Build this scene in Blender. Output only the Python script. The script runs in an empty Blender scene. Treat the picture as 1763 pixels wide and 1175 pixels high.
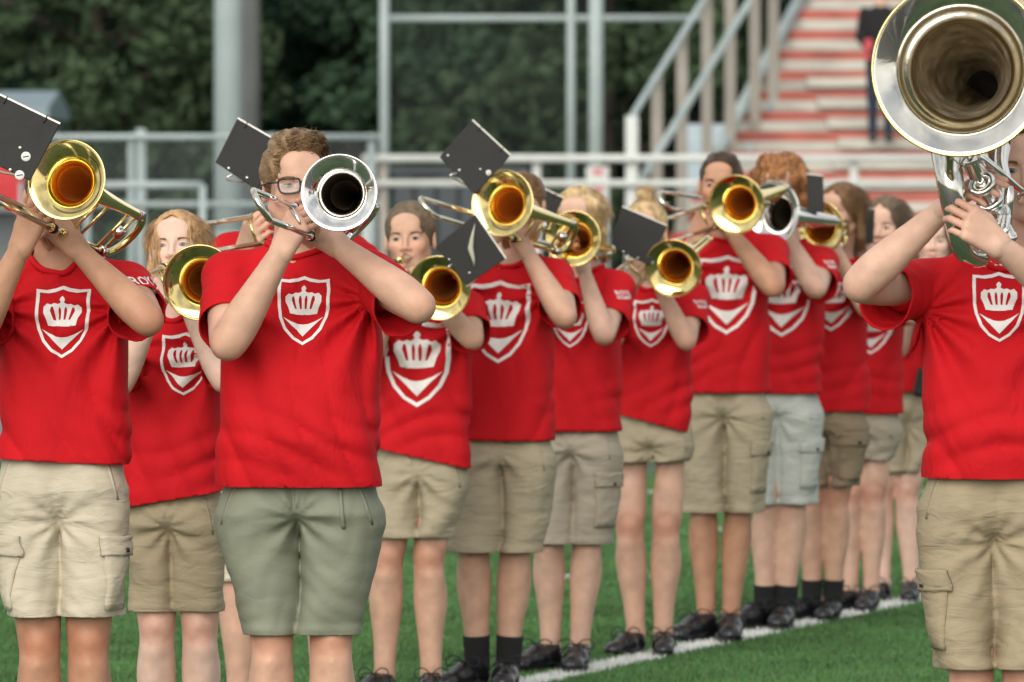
import bpy, bmesh, math, random
import numpy as np
from mathutils import Vector, Matrix
from mathutils.bvhtree import BVHTree
from mathutils.geometry import delaunay_2d_cdt

random.seed(7); np.random.seed(7)
SC = bpy.context.scene
COL = SC.collection
rad = math.radians

# ------------------------------------------------------------------ camera
FPX, HZ, CH, W0, H0 = 14000.0, 336.0, 1.62, 1763.0, 1175.0
cd = bpy.data.cameras.new('camera'); cam = bpy.data.objects.new('camera', cd); COL.objects.link(cam)
cam.location = (0, 0, CH)
cam.rotation_euler = (rad(90) - math.atan((H0 / 2 - HZ) / FPX), 0, 0)
cd.sensor_width = 36; cd.lens = 36 * FPX / W0; cd.clip_start = .5; cd.clip_end = 3000
cd.dof.use_dof = True; cd.dof.focus_distance = 20.2; cd.dof.aperture_fstop = cd.lens / 29.0
SC.camera = cam

# ------------------------------------------------------------------ sky, sun, exposure
SUN_EL, SUN_AZ = 27.0, 196.0          # azimuth clockwise from +Y: behind the camera, to its left
world = bpy.data.worlds.new('World'); SC.world = world; world.use_nodes = True
nt = world.node_tree; nt.nodes.clear()
sky = nt.nodes.new('ShaderNodeTexSky'); sky.sky_type = 'NISHITA'; sky.sun_disc = False
sky.sun_elevation = rad(SUN_EL); sky.sun_rotation = rad(SUN_AZ)
sky.dust_density = 3.0; sky.air_density = 1.0; sky.ozone_density = 1.0
tc = nt.nodes.new('ShaderNodeTexCoord')
mp = nt.nodes.new('ShaderNodeMapping'); mp.inputs['Scale'].default_value = (1, 1, 2.6)
nz = nt.nodes.new('ShaderNodeTexNoise'); nz.inputs['Scale'].default_value = 1.3; nz.inputs['Detail'].default_value = 2
rp = nt.nodes.new('ShaderNodeValToRGB'); rp.color_ramp.elements[0].position = .28; rp.color_ramp.elements[1].position = .74
hs = nt.nodes.new('ShaderNodeHueSaturation'); hs.inputs['Saturation'].default_value = .62
mx = nt.nodes.new('ShaderNodeMix'); mx.data_type = 'RGBA'
mx.inputs['B'].default_value = (11.5, 11.3, 10.8, 1)
bg = nt.nodes.new('ShaderNodeBackground'); bg.inputs['Strength'].default_value = .095
wo = nt.nodes.new('ShaderNodeOutputWorld')
nt.links.new(tc.outputs['Generated'], mp.inputs['Vector']); nt.links.new(mp.outputs[0], nz.inputs['Vector'])
nt.links.new(nz.outputs['Fac'], rp.inputs[0]); nt.links.new(rp.outputs[0], mx.inputs['Factor'])
nt.links.new(sky.outputs[0], hs.inputs['Color']); nt.links.new(hs.outputs[0], mx.inputs['A'])
nt.links.new(mx.outputs['Result'], bg.inputs[0]); nt.links.new(bg.outputs[0], wo.inputs[0])
sd = bpy.data.lights.new('sun', 'SUN'); sun = bpy.data.objects.new('sun', sd); COL.objects.link(sun)
sd.energy = 2.0; sd.angle = rad(50); sd.color = (1, .95, .88)
_az, _el = rad(SUN_AZ), rad(SUN_EL)
sun.rotation_euler = Vector((-math.sin(_az) * math.cos(_el), -math.cos(_az) * math.cos(_el), -math.sin(_el))).to_track_quat('-Z', 'Y').to_euler()
SC.cycles.max_bounces = 16; SC.cycles.glossy_bounces = 14; SC.cycles.transmission_bounces = 6
vs = SC.view_settings; vs.view_transform = 'Standard'; vs.look = 'None'; vs.gamma = 1; vs.exposure = 0.29

# ------------------------------------------------------------------ helpers
def at(px, py, d):
    "photo pixel at distance d -> world point"
    return np.array([(px - W0 / 2) / FPX * d, d, CH - (py - HZ) / FPX * d])
def V3(*a): return np.array(a, float)
def unit(v):
    v = np.asarray(v, float); return v / (np.linalg.norm(v) + 1e-12)
ROOT = {}
def empty(name, loc):
    o = bpy.data.objects.new(name, None); COL.objects.link(o); o.location = [float(c) for c in loc]
    o.empty_display_size = .1; ROOT[o.name] = np.array(loc, float); return o
def tag(o, label, cat, group=None, kind=None):
    o['label'] = label; o['category'] = cat
    if group: o['group'] = group
    if kind: o['kind'] = kind
    return o
def struct(o): o['kind'] = 'structure'; return o

def mesh_data(name, V, F, mat=None, smooth=True):
    V = np.asarray(V, float); me = bpy.data.meshes.new(name)
    if isinstance(F, np.ndarray):
        k = F.shape[1]; n = F.shape[0]
        me.vertices.add(len(V)); me.vertices.foreach_set('co', V.astype(np.float32).ravel())
        me.loops.add(n * k); me.loops.foreach_set('vertex_index', F.astype(np.int32).ravel())
        me.polygons.add(n); me.polygons.foreach_set('loop_start', np.arange(0, n * k, k, dtype=np.int32))
        me.update(calc_edges=True); me.validate()
    else:
        me.from_pydata(V.tolist(), [], [tuple(int(i) for i in f) for f in F])
    if smooth: me.polygons.foreach_set('use_smooth', np.ones(len(me.polygons), bool))
    if mat: me.materials.append(mat)
    me.update(); return me
def mk(name, VF, mat, parent=None, smooth=True, loc=None):
    "link one mesh object; VF in world coordinates"
    V, F = VF; V = np.asarray(V, float)
    if parent is not None: o0 = ROOT[parent.name]
    else: o0 = np.array(loc if loc is not None else (0, 0, 0), float)
    o = bpy.data.objects.new(name, mesh_data(name, V - o0, F, mat, smooth)); COL.objects.link(o)
    if parent is not None: o.parent = parent
    else: o.location = o0
    ROOT[o.name] = o0; return o
def cat(parts):
    Vs, Fs, n = [], [], 0
    for V, F in parts:
        V = np.asarray(V, float)
        Fs += [tuple(int(i) + n for i in f) for f in F]; Vs.append(V); n += len(V)
    return np.vstack(Vs), Fs
def solidify(o, t, off=-1):
    m = o.modifiers.new('solidify', 'SOLIDIFY'); m.thickness = t; m.offset = off; return o
def bevel(o, w, seg=2):
    m = o.modifiers.new('bevel', 'BEVEL'); m.width = w; m.segments = seg; m.limit_method = 'ANGLE'; return o

def sweep(pts, radii, n=10, closed=False, cap=True):
    P = np.asarray(pts, float); m = len(P)
    R = np.full(m, radii, float) if np.isscalar(radii) else np.asarray(radii, float)
    if closed: T = np.roll(P, -1, 0) - np.roll(P, 1, 0)
    else: T = np.gradient(P, axis=0)
    T /= np.linalg.norm(T, axis=1)[:, None] + 1e-12
    a = V3(0, 0, 1) if abs(T[0][2]) < .9 else V3(1, 0, 0)
    u = unit(np.cross(T[0], a)); V = []; ang = np.linspace(0, 2 * np.pi, n, endpoint=False)
    for i in range(m):
        u = unit(u - T[i] * (u @ T[i])); w = np.cross(T[i], u)
        V.append(P[i] + R[i] * (np.cos(ang)[:, None] * u + np.sin(ang)[:, None] * w))
    V = np.vstack(V); F = []
    for i in range(m if closed else m - 1):
        j = (i + 1) % m
        for k in range(n):
            l = (k + 1) % n; F.append((i * n + k, i * n + l, j * n + l, j * n + k))
    if cap and not closed: F.append(tuple(range(n - 1, -1, -1))); F.append(tuple((m - 1) * n + k for k in range(n)))
    return V, F
def tube(a, b, r, n=10): return sweep([a, b], r, n)
def frame(ax):
    ax = unit(ax); t = V3(0, 0, 1) if abs(ax[2]) < .9 else V3(1, 0, 0)
    u = unit(np.cross(ax, t)); return u, np.cross(ax, u), ax
def lathe(o, ax, prof, n=64, closed=False):
    u, w, a = frame(ax); ang = np.linspace(0, 2 * np.pi, n, endpoint=False); V = []
    for x, r in prof: V.append(np.asarray(o) + a * x + r * (np.cos(ang)[:, None] * u + np.sin(ang)[:, None] * w))
    m = len(prof); F = []
    for i in range(m - 1):
        for k in range(n):
            l = (k + 1) % n; F.append((i * n + k, i * n + l, (i + 1) * n + l, (i + 1) * n + k))
    if closed: F.append(tuple(range(n - 1, -1, -1))); F.append(tuple((m - 1) * n + k for k in range(n)))
    return np.vstack(V), F
def boxf(c, ex, ey, ez):
    "box from centre and three half-extent vectors"
    c = np.asarray(c, float); V = [c + sx * np.asarray(ex) + sy * np.asarray(ey) + sz * np.asarray(ez)
         for sx, sy, sz in ((-1,-1,-1),(1,-1,-1),(1,1,-1),(-1,1,-1),(-1,-1,1),(1,-1,1),(1,1,1),(-1,1,1))]
    return np.array(V), [(0,3,2,1),(4,5,6,7),(0,1,5,4),(1,2,6,5),(2,3,7,6),(3,0,4,7)]
def box(x0, x1, y0, y1, z0, z1):
    return boxf(((x0+x1)/2, (y0+y1)/2, (z0+z1)/2), ((x1-x0)/2,0,0), (0,(y1-y0)/2,0), (0,0,(z1-z0)/2))
def bez(pts, n=24):
    "smooth Catmull-Rom curve through points"
    P = np.asarray(pts, float); P = np.vstack([2 * P[0] - P[1], P, 2 * P[-1] - P[-2]]); out = []
    per = max(2, n // (len(P) - 3))
    for i in range(1, len(P) - 2):
        for t in np.linspace(0, 1, per, endpoint=False):
            p0, p1, p2, p3 = P[i-1:i+3]
            out.append(.5 * (2*p1 + (p2-p0)*t + (2*p0-5*p1+4*p2-p3)*t*t + (3*p1-p0-3*p2+p3)*t**3))
    out.append(P[-2]); return np.array(out)

# ------------------------------------------------------------------ materials
MATS = {}
def material(name, col, rough=.6, metal=0, var=.12, vscale=8, bump=0, bscale=60, attr=None, sss=0, spec=.5, coat=0, stretch=None, trans=0, rvar=0, sheen=0):
    if name in MATS: return MATS[name]
    m = bpy.data.materials.new(name); m.use_nodes = True; N = m.node_tree; L = N.links
    p = N.nodes['Principled BSDF']; p.inputs['Roughness'].default_value = rough; p.inputs['Metallic'].default_value = metal
    p.inputs['Specular IOR Level'].default_value = spec
    if coat: p.inputs['Coat Weight'].default_value = coat
    if trans: p.inputs['Transmission Weight'].default_value = trans
    if sheen: p.inputs['Sheen Weight'].default_value = sheen
    if sss:
        p.inputs['Subsurface Weight'].default_value = sss; p.inputs['Subsurface Radius'].default_value = (1, .35, .2)
        p.inputs['Subsurface Scale'].default_value = .012
    t = N.nodes.new('ShaderNodeTexCoord'); mpg = N.nodes.new('ShaderNodeMapping')
    if stretch: mpg.inputs['Scale'].default_value = stretch
    L.new(t.outputs['Object'], mpg.inputs[0])
    n1 = N.nodes.new('ShaderNodeTexNoise'); n1.inputs['Scale'].default_value = vscale; n1.inputs['Detail'].default_value = 4
    L.new(mpg.outputs[0], n1.inputs['Vector'])
    mr = N.nodes.new('ShaderNodeMapRange'); mr.inputs['From Min'].default_value = .3; mr.inputs['From Max'].default_value = .7
    mr.inputs['To Min'].default_value = 1 - var; mr.inputs['To Max'].default_value = 1 + var
    L.new(n1.outputs['Fac'], mr.inputs['Value'])
    mul = N.nodes.new('ShaderNodeMix'); mul.data_type = 'RGBA'; mul.blend_type = 'MULTIPLY'; mul.inputs['Factor'].default_value = 1
    if attr:
        a = N.nodes.new('ShaderNodeAttribute'); a.attribute_name = attr
        if col is None: L.new(a.outputs['Color'], mul.inputs['A'])
        else:
            m2 = N.nodes.new('ShaderNodeMix'); m2.data_type = 'RGBA'; m2.blend_type = 'MULTIPLY'; m2.inputs['Factor'].default_value = 1
            m2.inputs['A'].default_value = (*col, 1); L.new(a.outputs['Color'], m2.inputs['B']); L.new(m2.outputs['Result'], mul.inputs['A'])
    else: mul.inputs['A'].default_value = (*col, 1)
    L.new(mr.outputs[0], mul.inputs['B']); L.new(mul.outputs['Result'], p.inputs['Base Color'])
    if rvar:
        r2 = N.nodes.new('ShaderNodeMapRange'); r2.inputs['From Min'].default_value = .35; r2.inputs['From Max'].default_value = .7
        r2.inputs['To Min'].default_value = max(0.02, rough - rvar); r2.inputs['To Max'].default_value = rough + rvar
        n3 = N.nodes.new('ShaderNodeTexNoise'); n3.inputs['Scale'].default_value = 22; n3.inputs['Detail'].default_value = 6
        L.new(mpg.outputs[0], n3.inputs['Vector']); L.new(n3.outputs['Fac'], r2.inputs['Value']); L.new(r2.outputs[0], p.inputs['Roughness'])
    if bump:
        n2 = N.nodes.new('ShaderNodeTexNoise'); n2.inputs['Scale'].default_value = bscale; n2.inputs['Detail'].default_value = 5
        n2.inputs['Distortion'].default_value = 1.2 if stretch else .6
        L.new(mpg.outputs[0], n2.inputs['Vector'])
        b = N.nodes.new('ShaderNodeBump'); b.inputs['Strength'].default_value = bump; b.inputs['Distance'].default_value = .01
        L.new(n2.outputs['Fac'], b.inputs['Height']); L.new(b.outputs[0], p.inputs['Normal'])
    MATS[name] = m; return m

RED = material('red_jersey', (.50, .0085, .014), .8, var=.10, vscale=5, bump=.80, bscale=11, stretch=(1, 1, .5), spec=.15)
PRINT = material('white_print', (.80, .78, .76), .6, var=.06, vscale=40)
KHAKI = {
 'pale': material('pale_khaki_cotton', (.50, .45, .345), .85, var=.10, vscale=9, bump=.75, bscale=17, stretch=(.55, .55, 1.7)),
 'tan': material('tan_cotton', (.32, .265, .17), .85, var=.10, vscale=9, bump=.75, bscale=17, stretch=(.55, .55, 1.7)),
 'olive': material('olive_grey_polyester', (.20, .215, .155), .7, var=.06, vscale=7, bump=.22, bscale=20, stretch=(.7, .7, 1.2)),
 'khaki': material('khaki_cotton', (.37, .32, .22), .85, var=.10, vscale=9, bump=.75, bscale=17, stretch=(.55, .55, 1.7)),
 'stone': material('stone_grey_cotton', (.47, .50, .46), .85, var=.09, vscale=9, bump=.75, bscale=17, stretch=(.55, .55, 1.7)),
 'brown': material('brown_khaki_cotton', (.24, .185, .115), .85, var=.10, vscale=9, bump=.75, bscale=17, stretch=(.55, .55, 1.7)),
 'beige': material('beige_grey_cotton', (.37, .325, .25), .85, var=.09, vscale=9, bump=.6, bscale=17, stretch=(.55, .55, 1.7)),
}
def skin_mat(name, col): return material('skin_' + name, col, .50, var=.13, vscale=19, bump=.12, bscale=150, attr='tint', sss=.12, spec=.35)
SKIN = {'tan': skin_mat('tan', (.47, .255, .16)), 'fair': skin_mat('fair', (.62, .40, .30)), 'pale': skin_mat('pale', (.69, .48, .385)),
        'mid': skin_mat('mid', (.56, .345, .245)), 'warm': skin_mat('warm', (.59, .365, .265))}
def hair_mat(name, col): return material('hair_' + name, col, .5, var=.35, vscale=45, bump=.5, bscale=90, stretch=(1, .35, 1), spec=.4)
HAIRM = {'brown': hair_mat('brown', (.16, .085, .035)), 'sandy': hair_mat('sandy', (.215, .135, .065)), 'strawberry': hair_mat('strawberry', (.45, .27, .13)),
         'blond': hair_mat('blond', (.52, .37, .19)), 'dark': hair_mat('dark', (.06, .035, .02)), 'ash': hair_mat('ash', (.135, .098, .062)), 'ginger': hair_mat('ginger', (.30, .13, .045))}
GOLD = material('lacquered_brass', (.80, .64, .27), .11, 1, var=.05, vscale=6, rvar=.035)
SILVER = material('silver_plate', (.80, .79, .76), .08, 1, var=.06, vscale=9, rvar=.012)
TSILVER = material('worn_silver_plate', (.74, .72, .65), .10, 1, var=.10, vscale=14, bump=.03, bscale=30, rvar=.06)
NICKEL = material('nickel_slide', (.72, .68, .58), .14, 1, var=.05, vscale=9)
RUBBER = material('black_rubber', (.012, .012, .013), .6)
BLACKPL = material('black_folder_vinyl', (.014, .015, .0145), .45, var=.18, vscale=11, bump=.03, bscale=70, rvar=.08, spec=.3)
CLEAR = material('badge_white', (.72, .74, .70), .4, var=.05)
STEEL = material('steel_rivet', (.6, .6, .58), .3, 1)
LEATHER = material('black_leather', (.011, .012, .014), .26, var=.2, vscale=20, bump=.12, bscale=60, spec=.5)
SOCK = material('black_sock_knit', (.010, .011, .012), .95, bump=.5, bscale=300)
LACE = material('black_lace', (.012, .012, .013), .8)
EYE = material('eye', None, .25, var=.02, attr='tint', spec=.25)
FRAME = material('black_glasses_frame', (.012, .012, .014), .3)
GLASS = material('clear_lens', (1, 1, 1), .02, var=0, trans=1)

# ------------------------------------------------------------------ signed distance fields and surface nets
def smin(a, b, k):
    h = np.clip(.5 + .5 * (b - a) / k, 0, 1); return b + (a - b) * h - k * h * (1 - h)
def smax(a, b, k): return -smin(-a, -b, k)
def d_cap(x, y, z, a, b, ra, rb):
    ba = np.asarray(b, float) - a; L2 = ba @ ba + 1e-12
    px, py, pz = x - a[0], y - a[1], z - a[2]
    t = np.clip((px * ba[0] + py * ba[1] + pz * ba[2]) / L2, 0, 1)
    return np.sqrt((px - t*ba[0])**2 + (py - t*ba[1])**2 + (pz - t*ba[2])**2) - (ra + (rb - ra) * t)
def d_ell(x, y, z, c, r, R=None):
    px, py, pz = x - c[0], y - c[1], z - c[2]
    if R is not None:
        px, py, pz = (px*R[0,0] + py*R[1,0] + pz*R[2,0], px*R[0,1] + py*R[1,1] + pz*R[2,1], px*R[0,2] + py*R[1,2] + pz*R[2,2])
    k0 = np.sqrt((px/r[0])**2 + (py/r[1])**2 + (pz/r[2])**2); k1 = np.sqrt((px/r[0]**2)**2 + (py/r[1]**2)**2 + (pz/r[2]**2)**2) + 1e-9
    return k0 * (k0 - 1) / k1
class Grid:
    def __init__(s, lo, hi, h):
        s.lo = np.asarray(lo, float); s.h = h; n = np.ceil((np.asarray(hi) - s.lo) / h).astype(int) + 2
        s.ax = [(s.lo[i] + h * np.arange(n[i])).astype(np.float32) for i in range(3)]
        s.F = np.full(n, .3, np.float32)
    def xyz(s, sl=None):
        a = [s.ax[i][sl[i]] if sl else s.ax[i] for i in range(3)]
        return a[0][:, None, None], a[1][None, :, None], a[2][None, None, :]
    def add(s, fn, lo, hi, k=.02, m=.05, op=smin):
        sl = []
        for i in range(3):
            i0 = int(max(0, np.floor((lo[i] - m - s.lo[i]) / s.h))); i1 = int(min(len(s.ax[i]), np.ceil((hi[i] + m - s.lo[i]) / s.h) + 1))
            if i1 <= i0: return
            sl.append(slice(i0, i1))
        sl = tuple(sl); s.F[sl] = op(s.F[sl], fn(*s.xyz(sl)).astype(np.float32), k)
    def cap(s, a, b, ra, rb, k=.02):
        a = np.asarray(a, float); b = np.asarray(b, float); r = max(ra, rb)
        s.add(lambda x, y, z: d_cap(x, y, z, a, b, ra, rb), np.minimum(a, b) - r, np.maximum(a, b) + r, k)
    def chain(s, pts, radii, k=.02, n=4):
        "limb: smooth curve of spheres with an interpolated radius"
        P = np.hstack([np.asarray(pts, float), np.asarray(radii, float)[:, None]]); Q = bez(P, n*(len(P) - 1)) if n > 1 else P
        def fn(x, y, z):
            dd = None
            for i in range(len(Q) - 1):
                q = d_cap(x, y, z, Q[i, :3], Q[i+1, :3], Q[i, 3], Q[i+1, 3]); dd = q if dd is None else np.minimum(dd, q)
            return dd
        r = max(radii); s.add(fn, Q[:, :3].min(0) - r, Q[:, :3].max(0) + r, k)
    def ell(s, c, r, R=None, k=.02, op=smin):
        c = np.asarray(c, float); m = max(r); s.add(lambda x, y, z: d_ell(x, y, z, c, r, R), c - m, c + m, k, op=op)
    def nets(s, smooth=0):
        F = s.F; ins = F < 0; n = F.shape
        c = np.zeros((n[0]-1, n[1]-1, n[2]-1), np.int8)
        for i in (0, 1):
            for j in (0, 1):
                for k in (0, 1): c += ins[i:n[0]-1+i, j:n[1]-1+j, k:n[2]-1+k]
        act = (c > 0) & (c < 8); I = np.argwhere(act); idx = np.full(act.shape, -1, np.int32); idx[act] = np.arange(len(I))
        P = np.zeros((len(I), 3)); cnt = np.zeros(len(I))
        cor = [(i, j, k) for i in (0, 1) for j in (0, 1) for k in (0, 1)]
        val = {q: F[I[:,0]+q[0], I[:,1]+q[1], I[:,2]+q[2]].astype(float) for q in cor}
        for q in cor:
            for ax in range(3):
                if q[ax]: continue
                q2 = list(q); q2[ax] = 1; q2 = tuple(q2); a, b = val[q], val[q2]; mk_ = (a < 0) != (b < 0)
                t = np.where(mk_, a / np.where(mk_, a - b, 1), 0)
                for d in range(3): P[:, d] += np.where(mk_, q[d] + (t if d == ax else 0), 0)
                cnt += mk_
        P = P / cnt[:, None] + I; V = s.lo + s.h * P; Q = []
        for ax in range(3):
            o1, o2 = (ax + 1) % 3, (ax + 2) % 3
            A = np.take(ins, range(0, n[ax]-1), ax); B = np.take(ins, range(1, n[ax]), ax); E = np.argwhere(A != B)
            E = E[(E[:, o1] > 0) & (E[:, o2] > 0) & (E[:, o1] < n[o1]-1) & (E[:, o2] < n[o2]-1)]
            if not len(E): continue
            fl = A[E[:,0], E[:,1], E[:,2]]
            def cid(a, b):
                e = E.copy(); e[:, o1] -= a; e[:, o2] -= b; return idx[e[:,0], e[:,1], e[:,2]]
            q = np.stack([cid(1, 1), cid(0, 1), cid(0, 0), cid(1, 0)], 1); q[~fl] = q[~fl][:, ::-1]; Q.append(q)
        Q = np.vstack(Q)
        for _ in range(smooth):
            S = np.zeros_like(V); C = np.zeros(len(V))
            for a in range(4):
                b = (a + 1) % 4; np.add.at(S, Q[:, a], V[Q[:, b]]); np.add.at(C, Q[:, a], 1); np.add.at(S, Q[:, b], V[Q[:, a]]); np.add.at(C, Q[:, b], 1)
            V = V * .5 + .5 * S / np.maximum(C, 1)[:, None]
        return V, Q
def trimesh_bvh(V, F): return BVHTree.FromPolygons([tuple(v) for v in np.asarray(V)], [tuple(int(i) for i in f) for f in F])
def cut(V, F, planes):
    "bisect planes [(co, normal)], dropping what lies on the normal side"
    me = mesh_data('tmp', V, F, None, False); bm = bmesh.new(); bm.from_mesh(me); bpy.data.meshes.remove(me)
    for co, no, sel in planes:
        if sel is None: g = bm.verts[:] + bm.edges[:] + bm.faces[:]
        else:
            fs = [f for f in bm.faces if sel(f.calc_center_median())]
            vs_ = {v for f in fs for v in f.verts}; es = {e for f in fs for e in f.edges}; g = list(vs_) + list(es) + fs
        bmesh.ops.bisect_plane(bm, geom=g, plane_co=[float(c) for c in co], plane_no=[float(c) for c in no], clear_outer=True, dist=1e-5)
    bm.verts.index_update(); V = np.array([v.co[:] for v in bm.verts]); F = [tuple(v.index for v in f.verts) for f in bm.faces]; bm.free()
    return V, F
def colour_attr(o, C):
    a = o.data.color_attributes.new('tint', 'FLOAT_COLOR', 'POINT'); C = np.asarray(C, np.float32)
    a.data.foreach_set('color', np.hstack([C, np.ones((len(C), 1), np.float32)]).ravel())

# ------------------------------------------------------------------ flat prints wrapped on cloth
def inpoly(P, poly):
    x, y = P[:, 0], P[:, 1]; r = np.zeros(len(P), bool); n = len(poly); j = n - 1
    for i in range(n):
        xi, yi = poly[i]; xj, yj = poly[j]
        c = ((yi > y) != (yj > y)) & (x < (xj - xi) * (y - yi) / (yj - yi + 1e-12) + xi); r ^= c; j = i
    return r
def smooth_poly(pts, n=4):
    P = np.asarray(pts, float); out = []
    for i in range(len(P)):
        p0, p1, p2, p3 = P[i-1], P[i], P[(i+1) % len(P)], P[(i+2) % len(P)]
        for t in np.linspace(0, 1, n, endpoint=False):
            out.append(.5 * (2*p1 + (p2-p0)*t + (2*p0-5*p1+4*p2-p3)*t*t + (3*p1-p0-3*p2+p3)*t**3))
    return np.array(out)
def refine(poly, step):
    out = []
    for i in range(len(poly)):
        a, b = poly[i], poly[(i+1) % len(poly)]; n = max(1, int(np.linalg.norm(b - a) / step))
        for t in range(n): out.append(a + (b - a) * t / n)
    return np.array(out)
def crest_2d():
    half = [(0, .65), (.13, .605), (.30, .58), (.49, .60), (.50, .35), (.495, .08), (.46, -.14), (.36, -.36), (.20, -.54)]
    sh = np.array(half + [(0, -.66)] + [(-x, y) for x, y in half[1:][::-1]])
    inn = []
    for x, y in sh: inn.append((x * .875, y * .905 - .004))
    crown_h = [(0, .47), (.035, .44), (.05, .405), (.035, .385), (.035, .355), (.09, .33), (.155, .34), (.215, .31), (.285, .33), (.345, .27), (.345, .17), (.29, .06), (.255, -.06), (.13, -.078)]
    crown = np.array(crown_h + [(0, -.083)] + [(-x, y) for x, y in crown_h[1:][::-1]])
    holes = []
    for b0, t0, wd in ((.045, .055, .028), (.135, .19, .034)):
        for s in (-1, 1):
            h = np.array([(b0 - .018, .035), (b0 + .018, .035), (t0 + wd, .20), (t0 + wd * .7, .265), (t0 - wd * .3, .275), (t0 - wd, .21)])
            h[:, 0] *= s; holes.append(h)
    chev = np.array([(-.385, -.125), (-.22, -.215), (-.10, -.262), (0, -.275), (.10, -.262), (.22, -.215), (.385, -.125), (.17, -.33), (0, -.50), (-.17, -.33)])
    return sh, np.array(inn), crown, holes, chev
def tess(polys, inside, step):
    vs_, es = [], []
    for p in polys:
        p = refine(p, step); b = len(vs_); vs_ += [Vector((float(a), float(c))) for a, c in p]; es += [(b + i, b + (i + 1) % len(p)) for i in range(len(p))]
    A = np.array([v[:] for v in vs_]); lo, hi = A.min(0), A.max(0)
    g = np.array([(x, y) for x in np.arange(lo[0], hi[0], step) for y in np.arange(lo[1], hi[1], step)]) + np.random.uniform(-.1, .1, 2) * step
    g = g[inside(g)]; vs_ += [Vector((float(a), float(c))) for a, c in g]
    r = delaunay_2d_cdt(vs_, es, [], 0, 1e-6); P = np.array([v[:] for v in r[0]]); F = np.array([f for f in r[2] if len(f) == 3])
    F = F[inside(P[F].mean(1))]; return P, F
_sh, _in, _cr, _ho, _ch = crest_2d()
CREST = [tess([_sh, _in], lambda g: inpoly(g, _sh) & ~inpoly(g, _in), .05),
         tess([_cr] + _ho, lambda g: inpoly(g, _cr) & ~np.any([inpoly(g, h) for h in _ho], 0), .04),
         tess([_ch], lambda g: inpoly(g, _ch), .05)]
def _crest_all():
    Vs, Fs, n = [], [], 0
    for P, F in CREST: Vs.append(P); Fs.append(F + n); n += len(P)
    return np.vstack(Vs), np.vstack(Fs)
CREST = _crest_all()
def text_2d(lines):
    Vs, Fs, n = [], [], 0
    for txt, size, x, y in lines:
        cu = bpy.data.curves.new('t', 'FONT'); cu.body = txt; cu.size = size; cu.offset = .018*size; cu.align_x = 'CENTER'; cu.resolution_u = 2
        ob = bpy.data.objects.new('t', cu); me = ob.to_mesh(); me.calc_loop_triangles()
        V = np.array([v.co[:2] for v in me.vertices]); F = np.array([t.vertices[:] for t in me.loop_triangles])
        V = V + (x, y); Vs.append(V); Fs.append(F + n); n += len(V); ob.to_mesh_clear(); bpy.data.objects.remove(ob); bpy.data.curves.remove(cu)
    return np.vstack(Vs), np.vstack(Fs)
SLEEVETXT = text_2d([('ROYAL', .040, 0, .012), ('REGIMENT', .029, 0, -.016)])
def project(P2, F, bvh, origin, ex, ey, dirv, off=.002, reach=.6):
    "wrap a flat print on a surface; drops faces that miss"
    V, ok = [], []
    dv = Vector([float(c) for c in unit(dirv)])
    for a, b in P2:
        o = np.asarray(origin) + ex * a + ey * b - np.asarray(dv) * reach * .5
        h = bvh.ray_cast(Vector([float(c) for c in o]), dv, reach)
        if h[0] is None: V.append(o); ok.append(False)
        else:
            nn = h[1] if h[1].dot(dv) < 0 else -h[1]
            V.append(np.array(h[0]) + np.array(nn) * off); ok.append(True)
    ok = np.array(ok); F = np.asarray(F); F = F[ok[F].all(1)]; V = np.array(V)
    if len(F):
        e = np.max([np.linalg.norm(V[F[:, i]] - V[F[:, (i+1) % 3]], axis=1) for i in range(3)], 0)
        F = F[e < np.median(e) * 6 + .01]
    return V, F

# ------------------------------------------------------------------ people
def rot(yaw, pitch=0, roll=0):
    "columns: right (image right), back, up ; yaw>0 turns the face to image left, pitch>0 lifts the chin, roll>0 leans the head to image right"
    return np.array((Matrix.Rotation(-rad(yaw), 3, 'Z') @ Matrix.Rotation(-rad(pitch), 3, 'X') @ Matrix.Rotation(rad(roll), 3, 'Y')))

def hand_field(G, Wr, D, N, side, curl, k):
    "five-fingered hand; side +1: thumb towards cross(D,N)"
    D = unit(D); N = unit(N - D * (N @ D)); X = np.cross(D, N) * side
    P = lambda x, y, z: Wr + (X * x + D * y + N * z) * k
    xs = [.031, .0105, -.0098, -.029]; y0 = [.088, .092, .087, .078]
    seg = [(.042, .026, .021), (.046, .030, .022), (.043, .027, .021), (.034, .020, .019)]
    for i in range(4):
        G.cap(P(xs[i] * .55, .0, 0), P(xs[i], y0[i], .003), .0155 * k, .0115 * k, .012)
    G.ell(P(.012, .045, -.008), (.016*k, .016*k, .02*k), None, .012)
    for i in range(4):
        p = np.array([xs[i], y0[i], .002]); a = 0; r = .0090 if i < 3 else .0079
        cu = curl[i] if hasattr(curl, '__len__') else curl
        pts = [p.copy()]
        for L, b in zip(seg[i], (cu * .9, cu * 1.0, cu * .62)):
            a += rad(b); p = p + L * np.array([xs[i] * 1.2 * math.cos(a) * .5, math.cos(a), -math.sin(a)]); pts.append(p.copy())
        rr = [r, r * .96, r * .88, r * .78]
        G.chain([P(*q) for q in pts], [q * k for q in rr], .002, 1)
    G.chain([P(.018, .012, -.008), P(.040, .048, -.018), P(.042, .082, -.030), P(.034, .106, -.038)], [.0145 * k, .0118 * k, .0102 * k, .0082 * k], .006, 1)

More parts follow.
